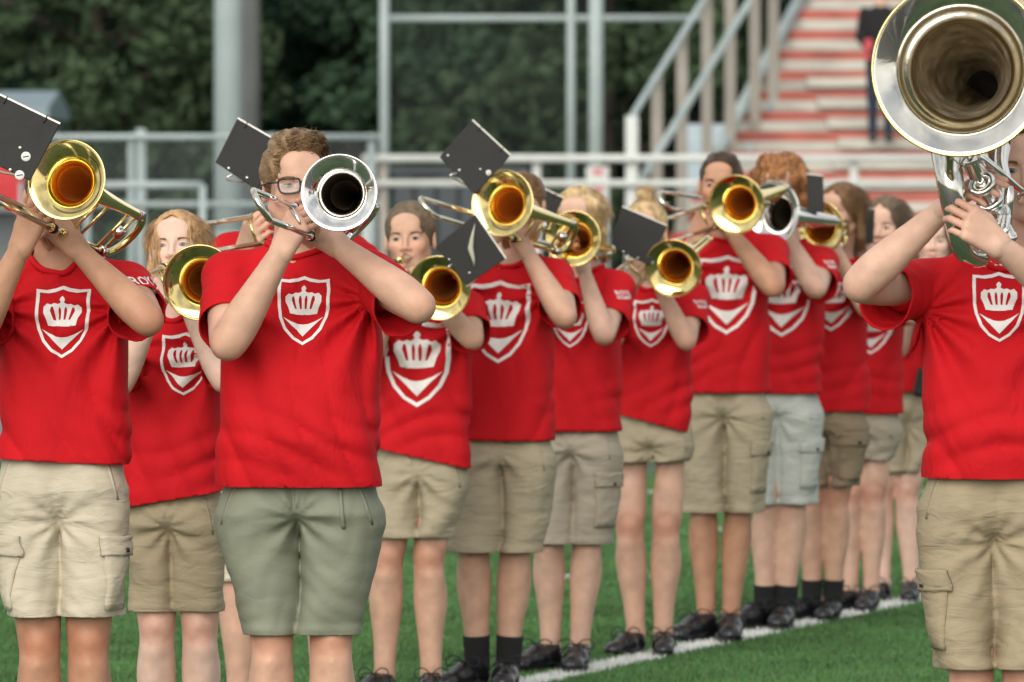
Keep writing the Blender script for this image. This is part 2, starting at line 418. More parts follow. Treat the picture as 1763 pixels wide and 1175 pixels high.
def head_field(G, c, R, k, fem, jaw=1.0):
    P = lambda x, y, z: c + R @ (np.array([x, y, z]) * k)
    S = lambda *r: tuple(q * k for q in r)
    G.ell(P(0, .018, .036), S(.0755, .095, .084), R, .02)
    G.ell(P(0, -.030, -.030), S(.060 * jaw, .066, .082), R, .03)
    jaw = jaw * (.90 if fem else 1); G.ell(P(0, -.066, -.094), S(.024 * jaw, .022, .020), R, .025)
    for s in (-1, 1):
        G.cap(P(s*.054*jaw, .005, -.045), P(s*.020*jaw, -.062, -.094), .018*k, .015*k, .022)
        G.ell(P(s*.038, -.066, -.022), S(.024, .022, .022), R, .02)
        G.cap(P(s*.012, -.088 + .004*fem, .021), P(s*.043, -.078 + .004*fem, .020), .009*k, .008*k, .012)
    G.ell(P(0, -.083, .050), S(.05, .018, .035), R, .02)
    for s in (-1, 1):
        G.ell(P(s*.031, -.103, -.002), S(.019, .015, .0125), R, .012, op=lambda a, b, kk: smax(a, -b, kk))
        G.ell(P(s*.031, -.0795, -.001), S(.0155, .0125, .0115), R, .004)
    nf = .86 if fem else 1; G.cap(P(0, -.090, .012), P(0, -.112 + .004*fem, -.030), .0075*k*nf, .0105*k*nf, .010)
    G.ell(P(0, -.110 + .004*fem, -.033), S(.0105*nf, .0095*nf, .0085*nf), R, .006)
    for s in (-1, 1):
        G.ell(P(s*.0125, -.099, -.036), S(.0075, .009, .007), R, .005)
        G.ell(P(s*.0065, -.107, -.042), S(.0035, .0045, .004), R, .003, op=lambda a, b, kk: smax(a, -b, kk))
        G.cap(P(0, -.098, -.0565), P(s*.021, -.088, -.0595), .0058*k, .003*k, .004)
        G.cap(P(0, -.097, -.0685), P(s*.018, -.089, -.0645), .0068*k, .003*k, .004)
        G.ell(P(s*.078, .012, -.004), S(.009, .020, .032), R @ np.array(Matrix.Rotation(s * .35, 3, 'Z')), .006)
        G.ell(P(s*.086, .006, -.002), S(.005, .010, .018), R, .004, op=lambda a, b, kk: smax(a, -b, kk))

def strands(seeds, normals, flow, n, length, width, lift=.25, seg=5, rnd=.35, curl=0, droop=0):
    "tapered three-sided locks that follow a flow field"
    k = np.random.randint(0, len(seeds), n); p = seeds[k].copy(); nn = normals[k].copy()
    L = length * np.random.uniform(.6, 1.25, n); Wd = width * np.random.uniform(.6, 1.3, n)
    j = np.random.normal(0, rnd, (n, 3)); d = flow(p, nn) + j; d -= nn * np.sum(d * nn, 1)[:, None]; d /= np.linalg.norm(d, axis=1)[:, None] + 1e-9
    d = d + nn * lift; d /= np.linalg.norm(d, axis=1)[:, None]
    rings = []; p = p - nn * .004; ph = np.random.uniform(0, 6.28, n)
    for s in range(seg + 1):
        t = s / seg; w = Wd * (1 - t) ** .6 if s < seg else np.zeros(n)
        side = np.cross(d, nn); side /= np.linalg.norm(side, axis=1)[:, None] + 1e-9; up = np.cross(side, d)
        off = 0
        if curl: off = (side * np.sin(ph + t * 9)[:, None] + up * np.cos(ph + t * 9)[:, None]) * curl * min(1, t * 2)
        for q in range(3):
            a = q * 2.0944; rings.append(p + off + (side * math.cos(a) + up * math.sin(a) * .5) * w[:, None])
        f = flow(p, nn); d = d + .30 * f - nn * (lift * .42); d[:, 2] -= droop; d /= np.linalg.norm(d, axis=1)[:, None]; p = p + d * (L / seg)[:, None]
    A = np.array(rings).reshape(seg + 1, 3, n, 3); V = A.transpose(2, 0, 1, 3).reshape(-1, 3); m = (seg + 1) * 3; F = []
    for s in range(seg):
        for q in range(3):
            r = (q + 1) % 3; F.append([s*3+q, s*3+r, (s+1)*3+r, (s+1)*3+q])
    F = (np.array(F)[None] + (np.arange(n) * m)[:, None, None]).reshape(-1, 4); return V, F

def vert_normals(V, F):
    F = np.asarray(F); N = np.zeros_like(V); c = np.cross(V[F[:,2]] - V[F[:,0]], V[F[:,3 if F.shape[1] > 3 else 1]] - V[F[:,1]])
    for i in range(F.shape[1]): np.add.at(N, F[:, i], c)
    return N / (np.linalg.norm(N, axis=1)[:, None] + 1e-12)

def build_hair(root, c, R, k, style, mat, res):
    P = lambda x, y, z: c + R @ (np.array([x, y, z]) * k); S = lambda *r: tuple(q * k for q in r)
    G = Grid(c - .34 * k, c + .30 * k, res)
    thick = {'short': .004, 'crop': 0, 'curly': .016, 'side': .006, 'long': .005, 'back': .005, 'bun': .005, 'medium': .006}[style]
    G.ell(P(0, .020, .042), S(.080 + thick, .100 + thick, .086 + thick), R, .01)
    if style == 'short': G.ell(P(.006, -.045, .098), S(.058, .050, .032), R, .02); G.ell(P(0, .02, .10), S(.06, .07, .035), R, .02)
    if style == 'curly':
        for i in range(26):
            a = np.random.uniform(0, 6.28); e = np.random.uniform(-.1, 1.3); G.ell(P(.085*math.cos(a)*math.cos(e), .02 + .09*math.sin(a)*math.cos(e)*1.1, .045 + .085*math.sin(e)), S(.032, .032, .03), R, .012)
        for s in (-1, 1): G.ell(P(s*.080, .02, -.02), S(.030, .045, .05), R, .02)
    # hairline: clear the face and the lower sides
    sub = lambda a, b, kk: smax(a, -b, kk)
    fz = {'short': .066, 'crop': .060, 'curly': .045, 'side': .06, 'long': .074, 'back': .072, 'bun': .060, 'medium': .055}[style]
    G.ell(P(.004 if style != 'long' else 0, -.115, fz - .11), S({'long': .02, 'curly': .055, 'medium': .02, 'back': .051, 'bun': .051}.get(style, .058), .095, .105), R, .010, op=sub); G.ell(P(0, -.12, -.05), S(.066, .10, .085), R, .010, op=sub)
    if style in ('long', 'medium'):
        x_, y_, z_ = [g - c[q_] for q_, g in enumerate(G.xyz())]; lx = x_*R[0,0] + y_*R[1,0] + z_*R[2,0]; ly = x_*R[0,1] + y_*R[1,1] + z_*R[2,1]; lz = x_*R[0,2] + y_*R[1,2] + z_*R[2,2]
        hw_ = np.clip(.004 + (1.0 if style == 'long' else .75)*(.104*k - lz), 0, .056*k); hole = np.maximum(np.maximum(np.abs(lx + .010*k) - hw_, ly + .035*k), lz - .104*k)*.8; G.F = smax(G.F, -hole.astype(np.float32), .006)
    low = {'short': -.005, 'crop': 0, 'curly': -.06, 'side': -.03, 'long': -.06, 'back': -.022, 'bun': .0, 'medium': -.07}[style]
    up = R @ np.array([0, .55, 1.]); up = unit(up); q = P(0, 0, low)
    G.F = smax(G.F, -((G.xyz()[0] - q[0]) * up[0] + (G.xyz()[1] - q[1]) * up[1] + (G.xyz()[2] - q[2]) * up[2]).astype(np.float32), .008)
    if style == 'long':
        for s in (-1, 1):
            G.cap(P(s*.070, .010, .03), P(s*.082, .030, -.09), .020*k, .022*k, .02); G.cap(P(s*.082, .03, -.09), P(s*.075, .045, -.20), .022*k, .012*k, .02)
        G.cap(P(0, .085, .0), P(0, .095, -.17), .05*k, .03*k, .03)
    if style == 'side':
        G.cap(P(-.02, -.05, .105), P(.070, -.055, .055), .016*k, .020*k, .02); G.cap(P(.070, -.05, .055), P(.085, .0, -.035), .020*k, .018*k, .02)
        G.cap(P(-.078, .0, .03), P(-.082, .02, -.04), .018*k, .016*k, .02)
    if style in ('back', 'bun'):
        ctr = P(0, .125, .03) if style == 'back' else P(-.005, .045, .150); G.ell(ctr, S(.034, .034, .028), R, .012)
        if style == 'back': G.cap(P(0, .125, .03), P(.02, .15, -.12), .025*k, .014*k, .02)
    if style == 'medium':
        for s in (-1, 1): G.cap(P(s*.075, .01, .02), P(s*.080, .03, -.09), .022*k, .020*k, .02)
        G.cap(P(0, .08, 0), P(0, .085, -.09), .055*k, .045*k, .03)
    V, F = G.nets(1); N = vert_normals(V, F); seedm = d_ell((V - c)[:,0], (V - c)[:,1], (V - c)[:,2], R @ (np.array([0, .018, .036])*k), S(.0755, .095, .084), R) > .0015*k
    ph = np.random.uniform(0, 6.28, 3); loc = (V - c) @ R / k
    if style in ('short', 'curly', 'crop'): dsp = .0035 * np.sin(loc[:,0]*130 + 2*np.sin(loc[:,1]*50) + ph[0]) + .002*np.sin(loc[:,0]*260 + loc[:,2]*90 + ph[1])
    else: dsp = .0012 * np.sin(np.arctan2(loc[:,0], loc[:,1] + .0)*34 + .8*np.sin(loc[:,2]*12) + ph[0]) + .0006*np.sin(loc[:,0]*400 + 2*np.sin(loc[:,2]*20))
    V = V + N * dsp[:, None] * (.5 if style == 'crop' else 1)
    if style == 'short':
        def flow(p, n):
            l = (p - c) @ R / k; f = np.stack([.55 + 0*l[:,0], -1.0 + 0*l[:,0], .25 - 3*np.clip(-l[:,1] - .03, 0, 1)*0], 1)
            low_ = np.clip((.075 - l[:,2]) / .05, 0, 1)[:, None]; f = f * (1 - low_) + np.array([0, .25, -1.]) * low_; return (f / np.linalg.norm(f, axis=1)[:, None]) @ R.T
        parts = [strands(V[seedm], N[seedm], flow, 3200, .038*k, .0021, .32, 5, .28)]
    elif style == 'crop':
        def flow(p, n):
            l = (p - c) @ R / k; f = np.stack([.3 + 0*l[:,0], -1 + 0*l[:,0], 0*l[:,0]], 1); low_ = np.clip((.075 - l[:,2]) / .05, 0, 1)[:, None]
            f = f * (1 - low_) + np.array([0, .2, -1.]) * low_; return f @ R.T
        parts = [strands(V[seedm], N[seedm], flow, 2200, .020*k, .0020, .30, 4, .35)]
    elif style == 'curly':
        parts = [strands(V[seedm], N[seedm], lambda p, n: np.tile(R @ np.array([0, 0, -.6]), (len(p), 1)), 2200, .055*k, .0024, 1.0, 7, .7, curl=.010)]
    else:
        part = -.012 if style != 'side' else -.03
        def flow(p, n):
            l = (p - c) @ R / k
            if style in ('back', 'bun'):
                tgt = np.array([0, .13, .04]) if style == 'back' else np.array([0, .045, .15]); f = tgt - l
            else: f = np.stack([np.sign(l[:,0] - part) * .6 * np.clip((l[:,2] - .02) / .06, 0, 1), .25 + 0*l[:,0], -1 + .6*np.clip(l[:,2]/.1, 0, 1)], 1)
            return (f / (np.linalg.norm(f, axis=1)[:, None] + 1e-9)) @ R.T
        parts = [strands(V[seedm], N[seedm], flow, 2600, .085*k, .0015, .07, 6, .10)]
        if style in ('long',):
            fr = np.array([P(x, -.088, .070) for x in (-.050, -.047, -.043, -.040, .048, .050)])
            parts.append(strands(fr, np.tile(R @ np.array([0, -1., .2]), (6, 1)), lambda p, n: np.tile(R @ np.array([0, 0, -1.]), (len(p), 1)), 34, .15*k, .0028, .1, 8, .10))
        if style == 'back':
            parts.append(strands(V[seedm], N[seedm], flow, 120, .05*k, .0012, .5, 5, .5))
    if style != 'curly': parts.append(strands(V[seedm], N[seedm], flow, 160, .06*k, .0007, .75, 6, .5))
    allV, allF, n = [V], [F], len(V)
    for v, f in parts: allV.append(v); allF.append(f + n); n += len(v)
    return mk('hair', (np.vstack(allV), np.vstack(allF)), mat, root)

def build_eye(root, bvh, c, R, k, s, col, open_=1.0, brow=None, gaze=(0, 0), fem=False):
    "eye: domed almond with sclera, iris, pupil and lash line"
    w, h = .0145 * k, .0057 * k * open_; nu, nv = 15, 9; P, C = [], []
    for i in range(nu):
        u = -1 + 2 * i / (nu - 1)
        top = h * (1 - abs(u) ** 2.2) + .0004; bot = -h * .8 * (1 - abs(u) ** 2) - .0004
        for j in range(nv):
            v = j / (nv - 1); y = bot + (top - bot) * v; P.append((u * w, y))
            r = math.hypot(u * w - gaze[0]*k, y - gaze[1]*k)
            cc = np.array([.37, .33, .31])
            if r < .0066 * k: cc = np.array(col)
            if r < .0026 * k: cc = np.array([.01, .01, .01])
            if v > .86: cc = np.array([.03, .018, .013])
            if v < .06: cc = cc * .45
            C.append(cc)
    F = [(i*nv+j, (i+1)*nv+j, (i+1)*nv+j+1, i*nv+j+1) for i in range(nu-1) for j in range(nv-1)]
    X, Y, Z = R[:, 0], R[:, 2], R[:, 1]
    o = c + R @ (np.array([s * .0315, -.10, -.001]) * k)
    V, Fk = project(P, np.array([[a, b, d] for a, b, d, e in F] + [[a, d, e] for a, b, d, e in F]), bvh, o, X, Y, Z, .0009, .12)
    e = mk('eye', (V, Fk), EYE, root); colour_attr(e, C)
    if brow is not None:
        P, C = [], []; nu, nv = 13, 4
        for i in range(nu):
            t = i / (nu - 1); x = s * (-.014 + .034 * t); y = .0172 + .005 * math.sin(t * 2.2) - .003 * t * t; th = (.0026 if fem else .0036) * (1 - .75 * t)
            for j in range(nv): P.append((x * k, (y + th * (j / (nv-1) - .5) * 2) * k))
        F = [(i*nv+j, (i+1)*nv+j, (i+1)*nv+j+1, i*nv+j+1) for i in range(nu-1) for j in range(nv-1)]
        V, Fk = project(P, np.array([[a, b, d] for a, b, d, e_ in F] + [[a, d, e_] for a, b, d, e_ in F]), bvh, o, X, Y, Z, .0016, .12)
        mk('eyebrow', (V, Fk), brow, root)

def ik(S, Wt, a, b, epx, d0):
    D = Wt - S; L = np.linalg.norm(D)
    if L > (a + b) * .985: f = L / ((a + b) * .985); a *= f; b *= f
    if L < abs(a - b) * 1.05: b = a * .96
    n = D / L; t = (a*a - b*b + L*L) / (2*L); h = math.sqrt(max(1e-6, a*a - t*t)); u, w, _ = frame(n); best = None
    for q in np.linspace(0, 2*np.pi, 120, endpoint=False):
        E = S + n*t + h*(math.cos(q)*u + math.sin(q)*w)
        ex, ey = E[0]/E[1]*FPX + W0/2, HZ - (E[2]-CH)/E[1]*FPX; c = math.hypot(ex - epx[0], ey - epx[1]) + 40 * max(0, E[1] - S[1] - .02)
        if best is None or c < best[0]: best = (c, E)
    return best[1]

def shoe(root, heel, toe_dir, k):
    f = unit(toe_dir); r = np.cross(f, V3(0, 0, 1)); P = lambda a, b, c: np.asarray(heel) + (f*a + r*b + V3(0, 0, c)) * k
    G = Grid(np.asarray(heel) - (.30, .30, .02), np.asarray(heel) + (.30, .30, .16), .007)
    G.cap(P(-.01, 0, .045), P(.09, 0, .05), .036*k, .038*k, .02); G.cap(P(.09, 0, .045), P(.175, 0, .033), .040*k, .034*k, .03); G.ell(P(.185, 0, .032), (.040*k,)*2 + (.030*k,), None, .02)
    G.cap(P(.0, 0, .05), P(.0, 0, .085), .037*k, .036*k, .015); G.cap(P(.03, 0, .07), P(.07, 0, .075), .032*k, .024*k, .02)
    z = G.xyz()[2]; G.F = smax(G.F, (heel[2] + .012 - z + 0*G.F).astype(np.float32), .004); G.F = smax(G.F, (z - (heel[2] + .098*k) + 0*G.F).astype(np.float32), .004)
    s = mk('shoe', G.nets(1), LEATHER, root)
    out = [P(.085 + .145*math.cos(t)*1.0, (.046 - .006*(math.cos(t) < 0))*math.sin(t), 0) for t in np.linspace(0, 2*np.pi, 28, endpoint=False)]
    V = [p + V3(0, 0, .004) for p in out] + [p + V3(0, 0, .022*k) for p in out]; n = len(out)
    F = [(i, (i+1) % n, n + (i+1) % n, n + i) for i in range(n)] + [tuple(range(n-1, -1, -1)), tuple(range(n, 2*n))]
    mk('sole', (V, F), RUBBER, s, False)
    t0 = P(.085, 0, .097); prt = []
    for sg in (-1, 1):
        prt.append(sweep(bez([t0, t0 + r*sg*.030*k + V3(0,0,.020), t0 + r*sg*.062*k + V3(0,0,.012), t0 + r*sg*.055*k + V3(0,0,-.012) + f*.01, t0], 20), .0022, 6))
        prt.append(sweep(bez([t0, t0 + r*sg*.026*k + f*.02 + V3(0,0,.004), t0 + r*sg*.052*k + f*.03 + V3(0,0,-.03)], 12), .0021, 6))
    for i in range(4): prt.append(sweep(bez([P(.06 + .022*i, -.026, .088 - .006*i), P(.06 + .022*i, 0, .100 - .007*i), P(.06 + .022*i, .026, .088 - .006*i)], 8), .0023, 6))
    mk('lace', cat(prt), LACE, s)

PEOPLE = {}
def person(key, s, H, xc, label, skin='fair', fem=False, yaw=8, mouth=None, head=(0, 0, 0), hs=1.0, hair=('short', 'brown'), eyes=(.10, .12, .13), eyeopen=1.0,
           tor=(.17, .165, .165), dep=.115, belly=0, su=.168, hem=835, tilt=0, hip=.17, shem=1090, knees=(0, 0), ankles=None, legw=.085, hemw=None,
           short='khaki', crest=None, armR=None, armL=None, sock=0, pocket=0, arm=1.0, leg=1.0, fine=.007, face=True, hx=None, stance=None, gaze=(0, 0), jaw=1.0, txt=0, slv=.175, trib=None, bonus=None):
    d = FPX / s; C = at(xc, HZ, d); C[2] = 0; yr = rad(yaw); r = V3(math.cos(yr), -math.sin(yr), 0); b = V3(math.sin(yr), math.cos(yr), 0); up = V3(0, 0, 1)
    rng = np.random.RandomState(sum(ord(ch) for ch in key) * 7 + 3); ph = rng.uniform(0, 6.28, 12)
    root = empty('person', C); tag(root, label, 'person', 'band members in red shirts')
    loc = lambda u, v, z: C + r*u + b*v + up*z
    k = .98 * (H / 1.75) ** .5 * hs
    R = rot(*head); ml = np.array([0, -.098, -.062]) * k
    mpx = np.array(mouth, float); M = at(mpx[0], mpx[1], d - .115); hc = M - R @ ml
    sk = SKIN[skin]
    # joints
    z_sh = .788 * H; Sj = {-1: loc(-su, .0, z_sh), 1: loc(su, .0, z_sh)}
    la, lb = .176 * H, .150 * H
    nb = loc(0, .030, .80 * H); hb = hc + R @ (np.array([0, .025, -.075]) * k)
    arms = {}
    for sg, A in ((-1, armR), (1, armL)):
        if A is None:
            E = Sj[sg] + V3(sg*.03, .02, -la); Wt = E + V3(0, -.06, -lb*.95); arms[sg] = (E, Wt, V3(0, -.2, -1), V3(sg, 0, 0), 12); continue
        g, epx, nrm, curl = A['grip'], A['elbow'], A['n'], A.get('curl', 62)
        E = at(epx[0], epx[1], d - .15)
        for _ in range(4):
            Wt = g + unit(E - g) * .088 * (H/1.75) - unit(A.get('n')) * 0 + np.array(A.get('off', (0, 0, 0))); E = ik(Sj[sg], Wt, la, lb, epx, d)
        arms[sg] = (E, Wt, unit(g + np.array(A.get('aim', (0, 0, 0))) - Wt), np.array(nrm, float), curl)
    # ---- body: one continuous skin surface
    kz = [.49*H, .285*H, .20*H, .05*H]; an = ankles or knees
    hipj = {-1: loc(-.078*hip/.17, 0, .475*H), 1: loc(.078*hip/.17, 0, .475*H)}
    legs = {}
    for i, sg in enumerate((-1, 1)):
        kx = (knees[i] - W0/2)/FPX*d; ax_ = (an[i] - W0/2)/FPX*d; st = (stance[i] if stance else 0)
        legs[sg] = (V3(kx, C[1] - .015 + st*.5, kz[1]), V3(ax_, C[1] + .01 + st, kz[3]))
    pts = [Sj[-1], Sj[1], hc] + [q for a in arms.values() for q in a[:2]] + [q for l in legs.values() for q in l] + [g for g in hipj.values()]
    lo = np.min(pts, 0) - .13; hi = np.max(pts, 0) + .13; lo[2] = .0; lo[0] = min(lo[0], C[0]-.22); hi[0] = max(hi[0], C[0]+.22); hi[1] = max(hi[1], C[1] + .2)
    G = Grid(lo, hi, fine * 1.3)
    tw = min(tor) - .03
    G.ell(loc(0, .015, .66*H), (tw, dep - .03, .19*H), np.stack([r, b, up], 1), .03)
    G.ell(loc(0, .01, .52*H), (hip - .055, .075, .09*H), np.stack([r, b, up], 1), .03)
    for sg in (-1, 1):
        G.cap(nb + V3(0, 0, .008), Sj[sg] + V3(0, 0, -.008), .046, .046*arm, .02)
        E, Wt, D, Nn, cu = arms[sg]; a_ = arm; U = E - Sj[sg]; Fv = Wt - E
        G.chain([Sj[sg], Sj[sg] + U*.5, E - U*.08, E + Fv*.06, E + Fv*.28, E + Fv*.70, Wt], [.050*a_, .047*a_, .041*a_, .042*a_, .0445*a_, .0335*a_, .0265*a_], .015, 3)
    main = G.F
    for sg in (-1, 1):
        K, A_ = legs[sg]; hj = hipj[sg]; th = hj + (K - hj)*.35; G.F = np.full_like(main, .3)
        G.chain([hj, th, K + (hj - K)*.22, K, K + (A_ - K)*.12, K + (A_ - K)*.36 + V3(sg*.003, .016, 0), K + (A_ - K)*.68 + V3(0, .010, 0), A_, A_ + V3(0, 0, -.04)],
                [min(.080*leg, legw*.66), min(.074*leg, legw*.66), .059*leg, .0535*leg, .0515*leg, .058*leg, .043*leg, .034*leg, .034*leg], .015, 3)
        G.ell(K + V3(0, -.033*leg, .006), (.029*leg, .028*leg, .034*leg), None, .012); G.ell(K + V3(0, -.030*leg, -.055), (.018*leg, .026*leg, .022*leg), None, .02); G.chain([K + V3(sg*.012, -.022*leg, -.06), A_ + V3(sg*.004, -.012, .03)], [.030*leg, .022*leg], .02, 1)
        for q in (-1, 1): G.ell(A_ + V3(q*.027*leg, 0, .0), (.013,)*3, None, .012)
        main = smin(main, G.F, .006)
    G.F = main
    G.cap(nb, hb, .066 if not fem else .056, .054 if not fem else .046, .03)
    G.cap(loc(0, .03, .775*H), nb, .050, .064, .03)
    G.cap(hb, hc + R @ (np.array([0, .02, -.02])*k), .054 if not fem else .046, .05, .02)
    BV, BF = G.nets(2)
    blocks = [(BV, BF, 0)]
    for sg in (-1, 1):
        E, Wt, D, Nn, cu = arms[sg]; hk = (H/1.75) * (.93 if fem else 1.0)
        G2 = Grid(Wt + D*.07 - .15, Wt + D*.07 + .15, fine*.45 if face else fine*.6)
        fdir = unit(Wt - E); G2.cap(Wt - fdir*.05, Wt, .0255*arm, .0245*arm, .02)
        hand_field(G2, Wt, D, Nn, sg, cu, hk); v, f = G2.nets(1); blocks.append((v, f, 1))
    G3 = Grid(hc - .155*k, hc + .155*k, fine*.52 if face else fine*.7)
    head_field(G3, hc, R, k, fem, jaw)
    G3.cap(hc + R @ (np.array([0, .025, -.07])*k), hb*.6 + nb*.4, .050 if not fem else .043, (.054 if not fem else .046), .02)
    v, f = G3.nets(1); blocks.append((v, f, 2)); hbvh = trimesh_bvh(v, f)
    Vs, Fs, T, n = [], [], [], 0
    for v, f, kind in blocks:
        t = np.ones((len(v), 3))
        if kind == 2:
            l = (v - hc) @ R / k
            lip = np.exp(-((l[:,0]/.019)**4 + ((l[:,2] + .0625)/.0075)**4)) * (l[:,1] < -.07); t = t*(1 - lip[:,None]) + lip[:,None]*np.array([.84, .44, .47])
            for sg in (-1, 1):
                bl = np.exp(-(((l[:,0] - sg*.045)/.024)**2 + ((l[:,2] + .030)/.022)**2)) * (l[:,1] < -.03)*.5; t = t*(1 - bl[:,None]) + bl[:,None]*np.array([1.0, .76, .74])
            nzt = np.exp(-((l[:,0]/.016)**2 + ((l[:,2] + .032)/.014)**2))*(l[:,1] < -.09)*.4; t = t*(1 - nzt[:,None]) + nzt[:,None]*np.array([1, .74, .70])
        elif kind == 0:
            for sg in (-1, 1):
                K = legs[sg][0]; q = np.exp(-(np.sum((v - K - V3(0, -.03, .0))**2, 1)/.048**2))*.75; t = t*(1 - q[:,None]) + q[:,None]*np.array([.86, .58, .50]); q = np.exp(-(np.abs(np.linalg.norm((v - K - V3(0, -.04, .004))*V3(1, .6, 1), axis=1) - .042)/.010)**2)*.35; t = t*(1 - q[:,None]) + q[:,None]*np.array([.70, .50, .42])
                E = arms[sg][0]; q = np.exp(-(np.sum((v - E)**2, 1)/.042**2))*.45; t = t*(1 - q[:,None]) + q[:,None]*np.array([1, .72, .66])
        else:
            q = np.clip((np.linalg.norm(v - arms[-1 if len(Vs) == 1 else 1][1], axis=1) - .07)/.06, 0, 1)*.4; t = t*(1 - q[:,None]) + q[:,None]*np.array([1, .74, .68])
        Vs.append(v); Fs.append(f + n); T.append(t); n += len(v)
    body = mk('body', (np.vstack(Vs), np.vstack(Fs)), sk, root); colour_attr(body, np.vstack(T))
    if True:
        for sg in (-1, 1): build_eye(root, hbvh, hc, R, k, sg, eyes, eyeopen, HAIRM[{'blond': 'sandy', 'strawberry': 'brown', 'ash': 'dark', 'sandy': 'brown'}.get(hair[1], hair[1])], gaze, fem)
    build_hair(root, hc, R, k, hair[0], HAIRM[hair[1]], fine*.6)
    # ---- t-shirt
    wc, ww, wh = tor; zh = CH - (hem - HZ)/FPX*d
    zs = np.array([zh - .25, zh, zh + .12, .64*H, .72*H, .77*H, .805*H, .84*H]); ws = np.array([wh*1.0, wh, (wh + ww)/2, ww, wc, wc*.97, wc*.62, .06])
    ds = np.array([dep*1.04, dep*1.04 + belly*.5, dep + belly, dep + belly*.7, dep*.98, dep*.88, dep*.60, .05]); cs = np.array([0, -belly*.3, -belly*.6, -belly*.3, 0, .01, .02, .03])
    def torso(x, y, z):
        u = (x - C[0])*r[0] + (y - C[1])*r[1]; v = (x - C[0])*b[0] + (y - C[1])*b[1]; z = z + 0*u if np.ndim(x) < 3 else z
        w = np.interp(z, zs, ws); dp = np.interp(z, zs, ds); c0 = np.interp(z, zs, cs)
        q = ((np.abs(u)/w)**2.5 + (np.abs(v - c0)/dp)**2.5)**.4; dd = (q - 1)*np.minimum(w, dp)*.9
        t = np.clip((z - zh)/(.8*H - zh), 0, 1)
        # folds: drapes from the chest, pulls from the armpits, bunching at the waist
        au = np.abs(u) - wc*.92; az = z - .755*H; rr = np.sqrt(au*au + az*az) + 1e-4; ang = np.arctan2(az, au)
        dd = dd + .0115*np.exp(-(rr/.23)**2)*np.sin(11*ang + ph[0] + np.sign(u)*ph[1])*np.clip(rr/.05, 0, 1)
        sn = np.sin(u*(30 + 6*np.sin(ph[2])) + 2.2*np.sin(z*7 + ph[3]) + ph[4] + v*6); dd = dd + .0100*(1 - np.sqrt(np.abs(sn) + .02)*1.3)*np.clip(1.25 - t*1.4, 0, 1)
        s2 = np.sin(z*44 + 3.2*np.sin(u*8 + ph[5]) + ph[6]); dd = dd + .0110*(.6 - np.abs(s2))*np.exp(-((t - .22)/.16)**2)*(.5 + .5*np.sin(u*9 + ph[7]))
        dd = dd + .006*np.sin(np.arctan2(v, u)*3 + ph[8])*np.clip(1 - t*2.5, 0, 1) - .0018*np.exp(-((z - zh - .012)/.014)**2)
        return np.maximum(dd, z - .835*H)
    sl = slv*(H/1.75); ends = {}
    def shirt_raw(x, y, z):
        dd = torso(x, y, z)
        for sg in (-1, 1):
            dd = smin(dd, d_cap(x, y, z, nb + V3(0, .0, .018), Sj[sg] + V3(0, 0, -.004), .050, .056*arm**.5), .035)
            E = arms[sg][0]; dr = unit(E - Sj[sg]); e1 = Sj[sg] + dr*sl*.5
            dd = smin(dd, d_cap(x, y, z, Sj[sg] + V3(0, 0, -.008), e1, .060*arm**.5, .060*arm**.5), .035)
        return dd
    na = unit(hb - nb); rc = .077 if not fem else .070
    def shirt_f(x, y, z): return smax(shirt_raw(x, y, z), -d_cap(x, y, z, nb + na*.055, nb + na*.4, rc, rc), .006)
    rs = su + .17
    E_ = np.array([arms[-1][0], arms[1][0]])
    lo = np.minimum(loc(0, 0, zh - .05) - (rs, .26, 0), E_.min(0) - .02*0); hi = np.maximum(loc(0, 0, .90*H) + (rs, .24, 0), E_.max(0))
    lo[2] = zh - .06; hi[2] = max(.89*H, 0); lo[0] = C[0] - rs; hi[0] = C[0] + rs; lo[1] = C[1] - .36; hi[1] = C[1] + .26
    Gs = Grid(lo, hi, fine*1.15); x, y, z = Gs.xyz(); Gs.F = np.ascontiguousarray(np.broadcast_to(shirt_f(x, y, z), Gs.F.shape)).astype(np.float32)
    Gs.F[0] = Gs.F[-1] = .1; Gs.F[:, 0] = .1; Gs.F[:, -1] = .1; Gs.F[:, :, -1] = .1
    SV, SF = Gs.nets(1); tbvh = trimesh_bvh(SV, SF)
    SV, SF = cut(SV, SF, [(loc(0, 0, zh), unit(V3(tilt, 0, -1)), None)])
    parts = [(SV, SF)]
    for sg in (-1, 1):
        E = arms[sg][0]; dr = unit(E - Sj[sg]); uu, ww2, _ = frame(dr); Vr = []; nr, ns = 13, 32
        for i in range(nr):
            t = i/(nr - 1); cc = Sj[sg] + dr*sl*(.12 + .88*t) + V3(0, 0, -.008 - .014*t*t)
            for j in range(ns):
                a = 2*np.pi*j/ns; q = np.cos(a)*uu + np.sin(a)*ww2
                rr = (.060 + .0095*t)*arm**.5 + .0035*np.sin(2*a + ph[9] + 3*t)*t + .0022*np.sin(5*a + 7*t*np.sin(a + ph[10]) + ph[11])*t + .003*np.sin(t*17 + 2*np.sin(a + ph[3]))*(1 - t)*t*3
                rr += .012*t*max(0, -q[2])
                Vr.append(cc + q*rr)
        Fr = [(i*ns + j, i*ns + (j+1) % ns, (i+1)*ns + (j+1) % ns, (i+1)*ns + j) for i in range(nr-1) for j in range(ns)]
        parts.append((Vr, Fr)); ends[sg] = (np.array(Vr), Fr)
    ang = np.linspace(0, 2*np.pi, 56, endpoint=False); e1, e2, _ = frame(na); tt = np.linspace(-.04, .16, 90); ring = []
    for a in ang:
        q = nb + tt[:, None]*na + rc*(math.cos(a)*e1 + math.sin(a)*e2); v = shirt_raw(q[:,0], q[:,1], q[:,2]); j = np.where(v < 0)[0]
        ring.append(tt[j[-1]] if len(j) else 0)
    ring = np.array(ring)
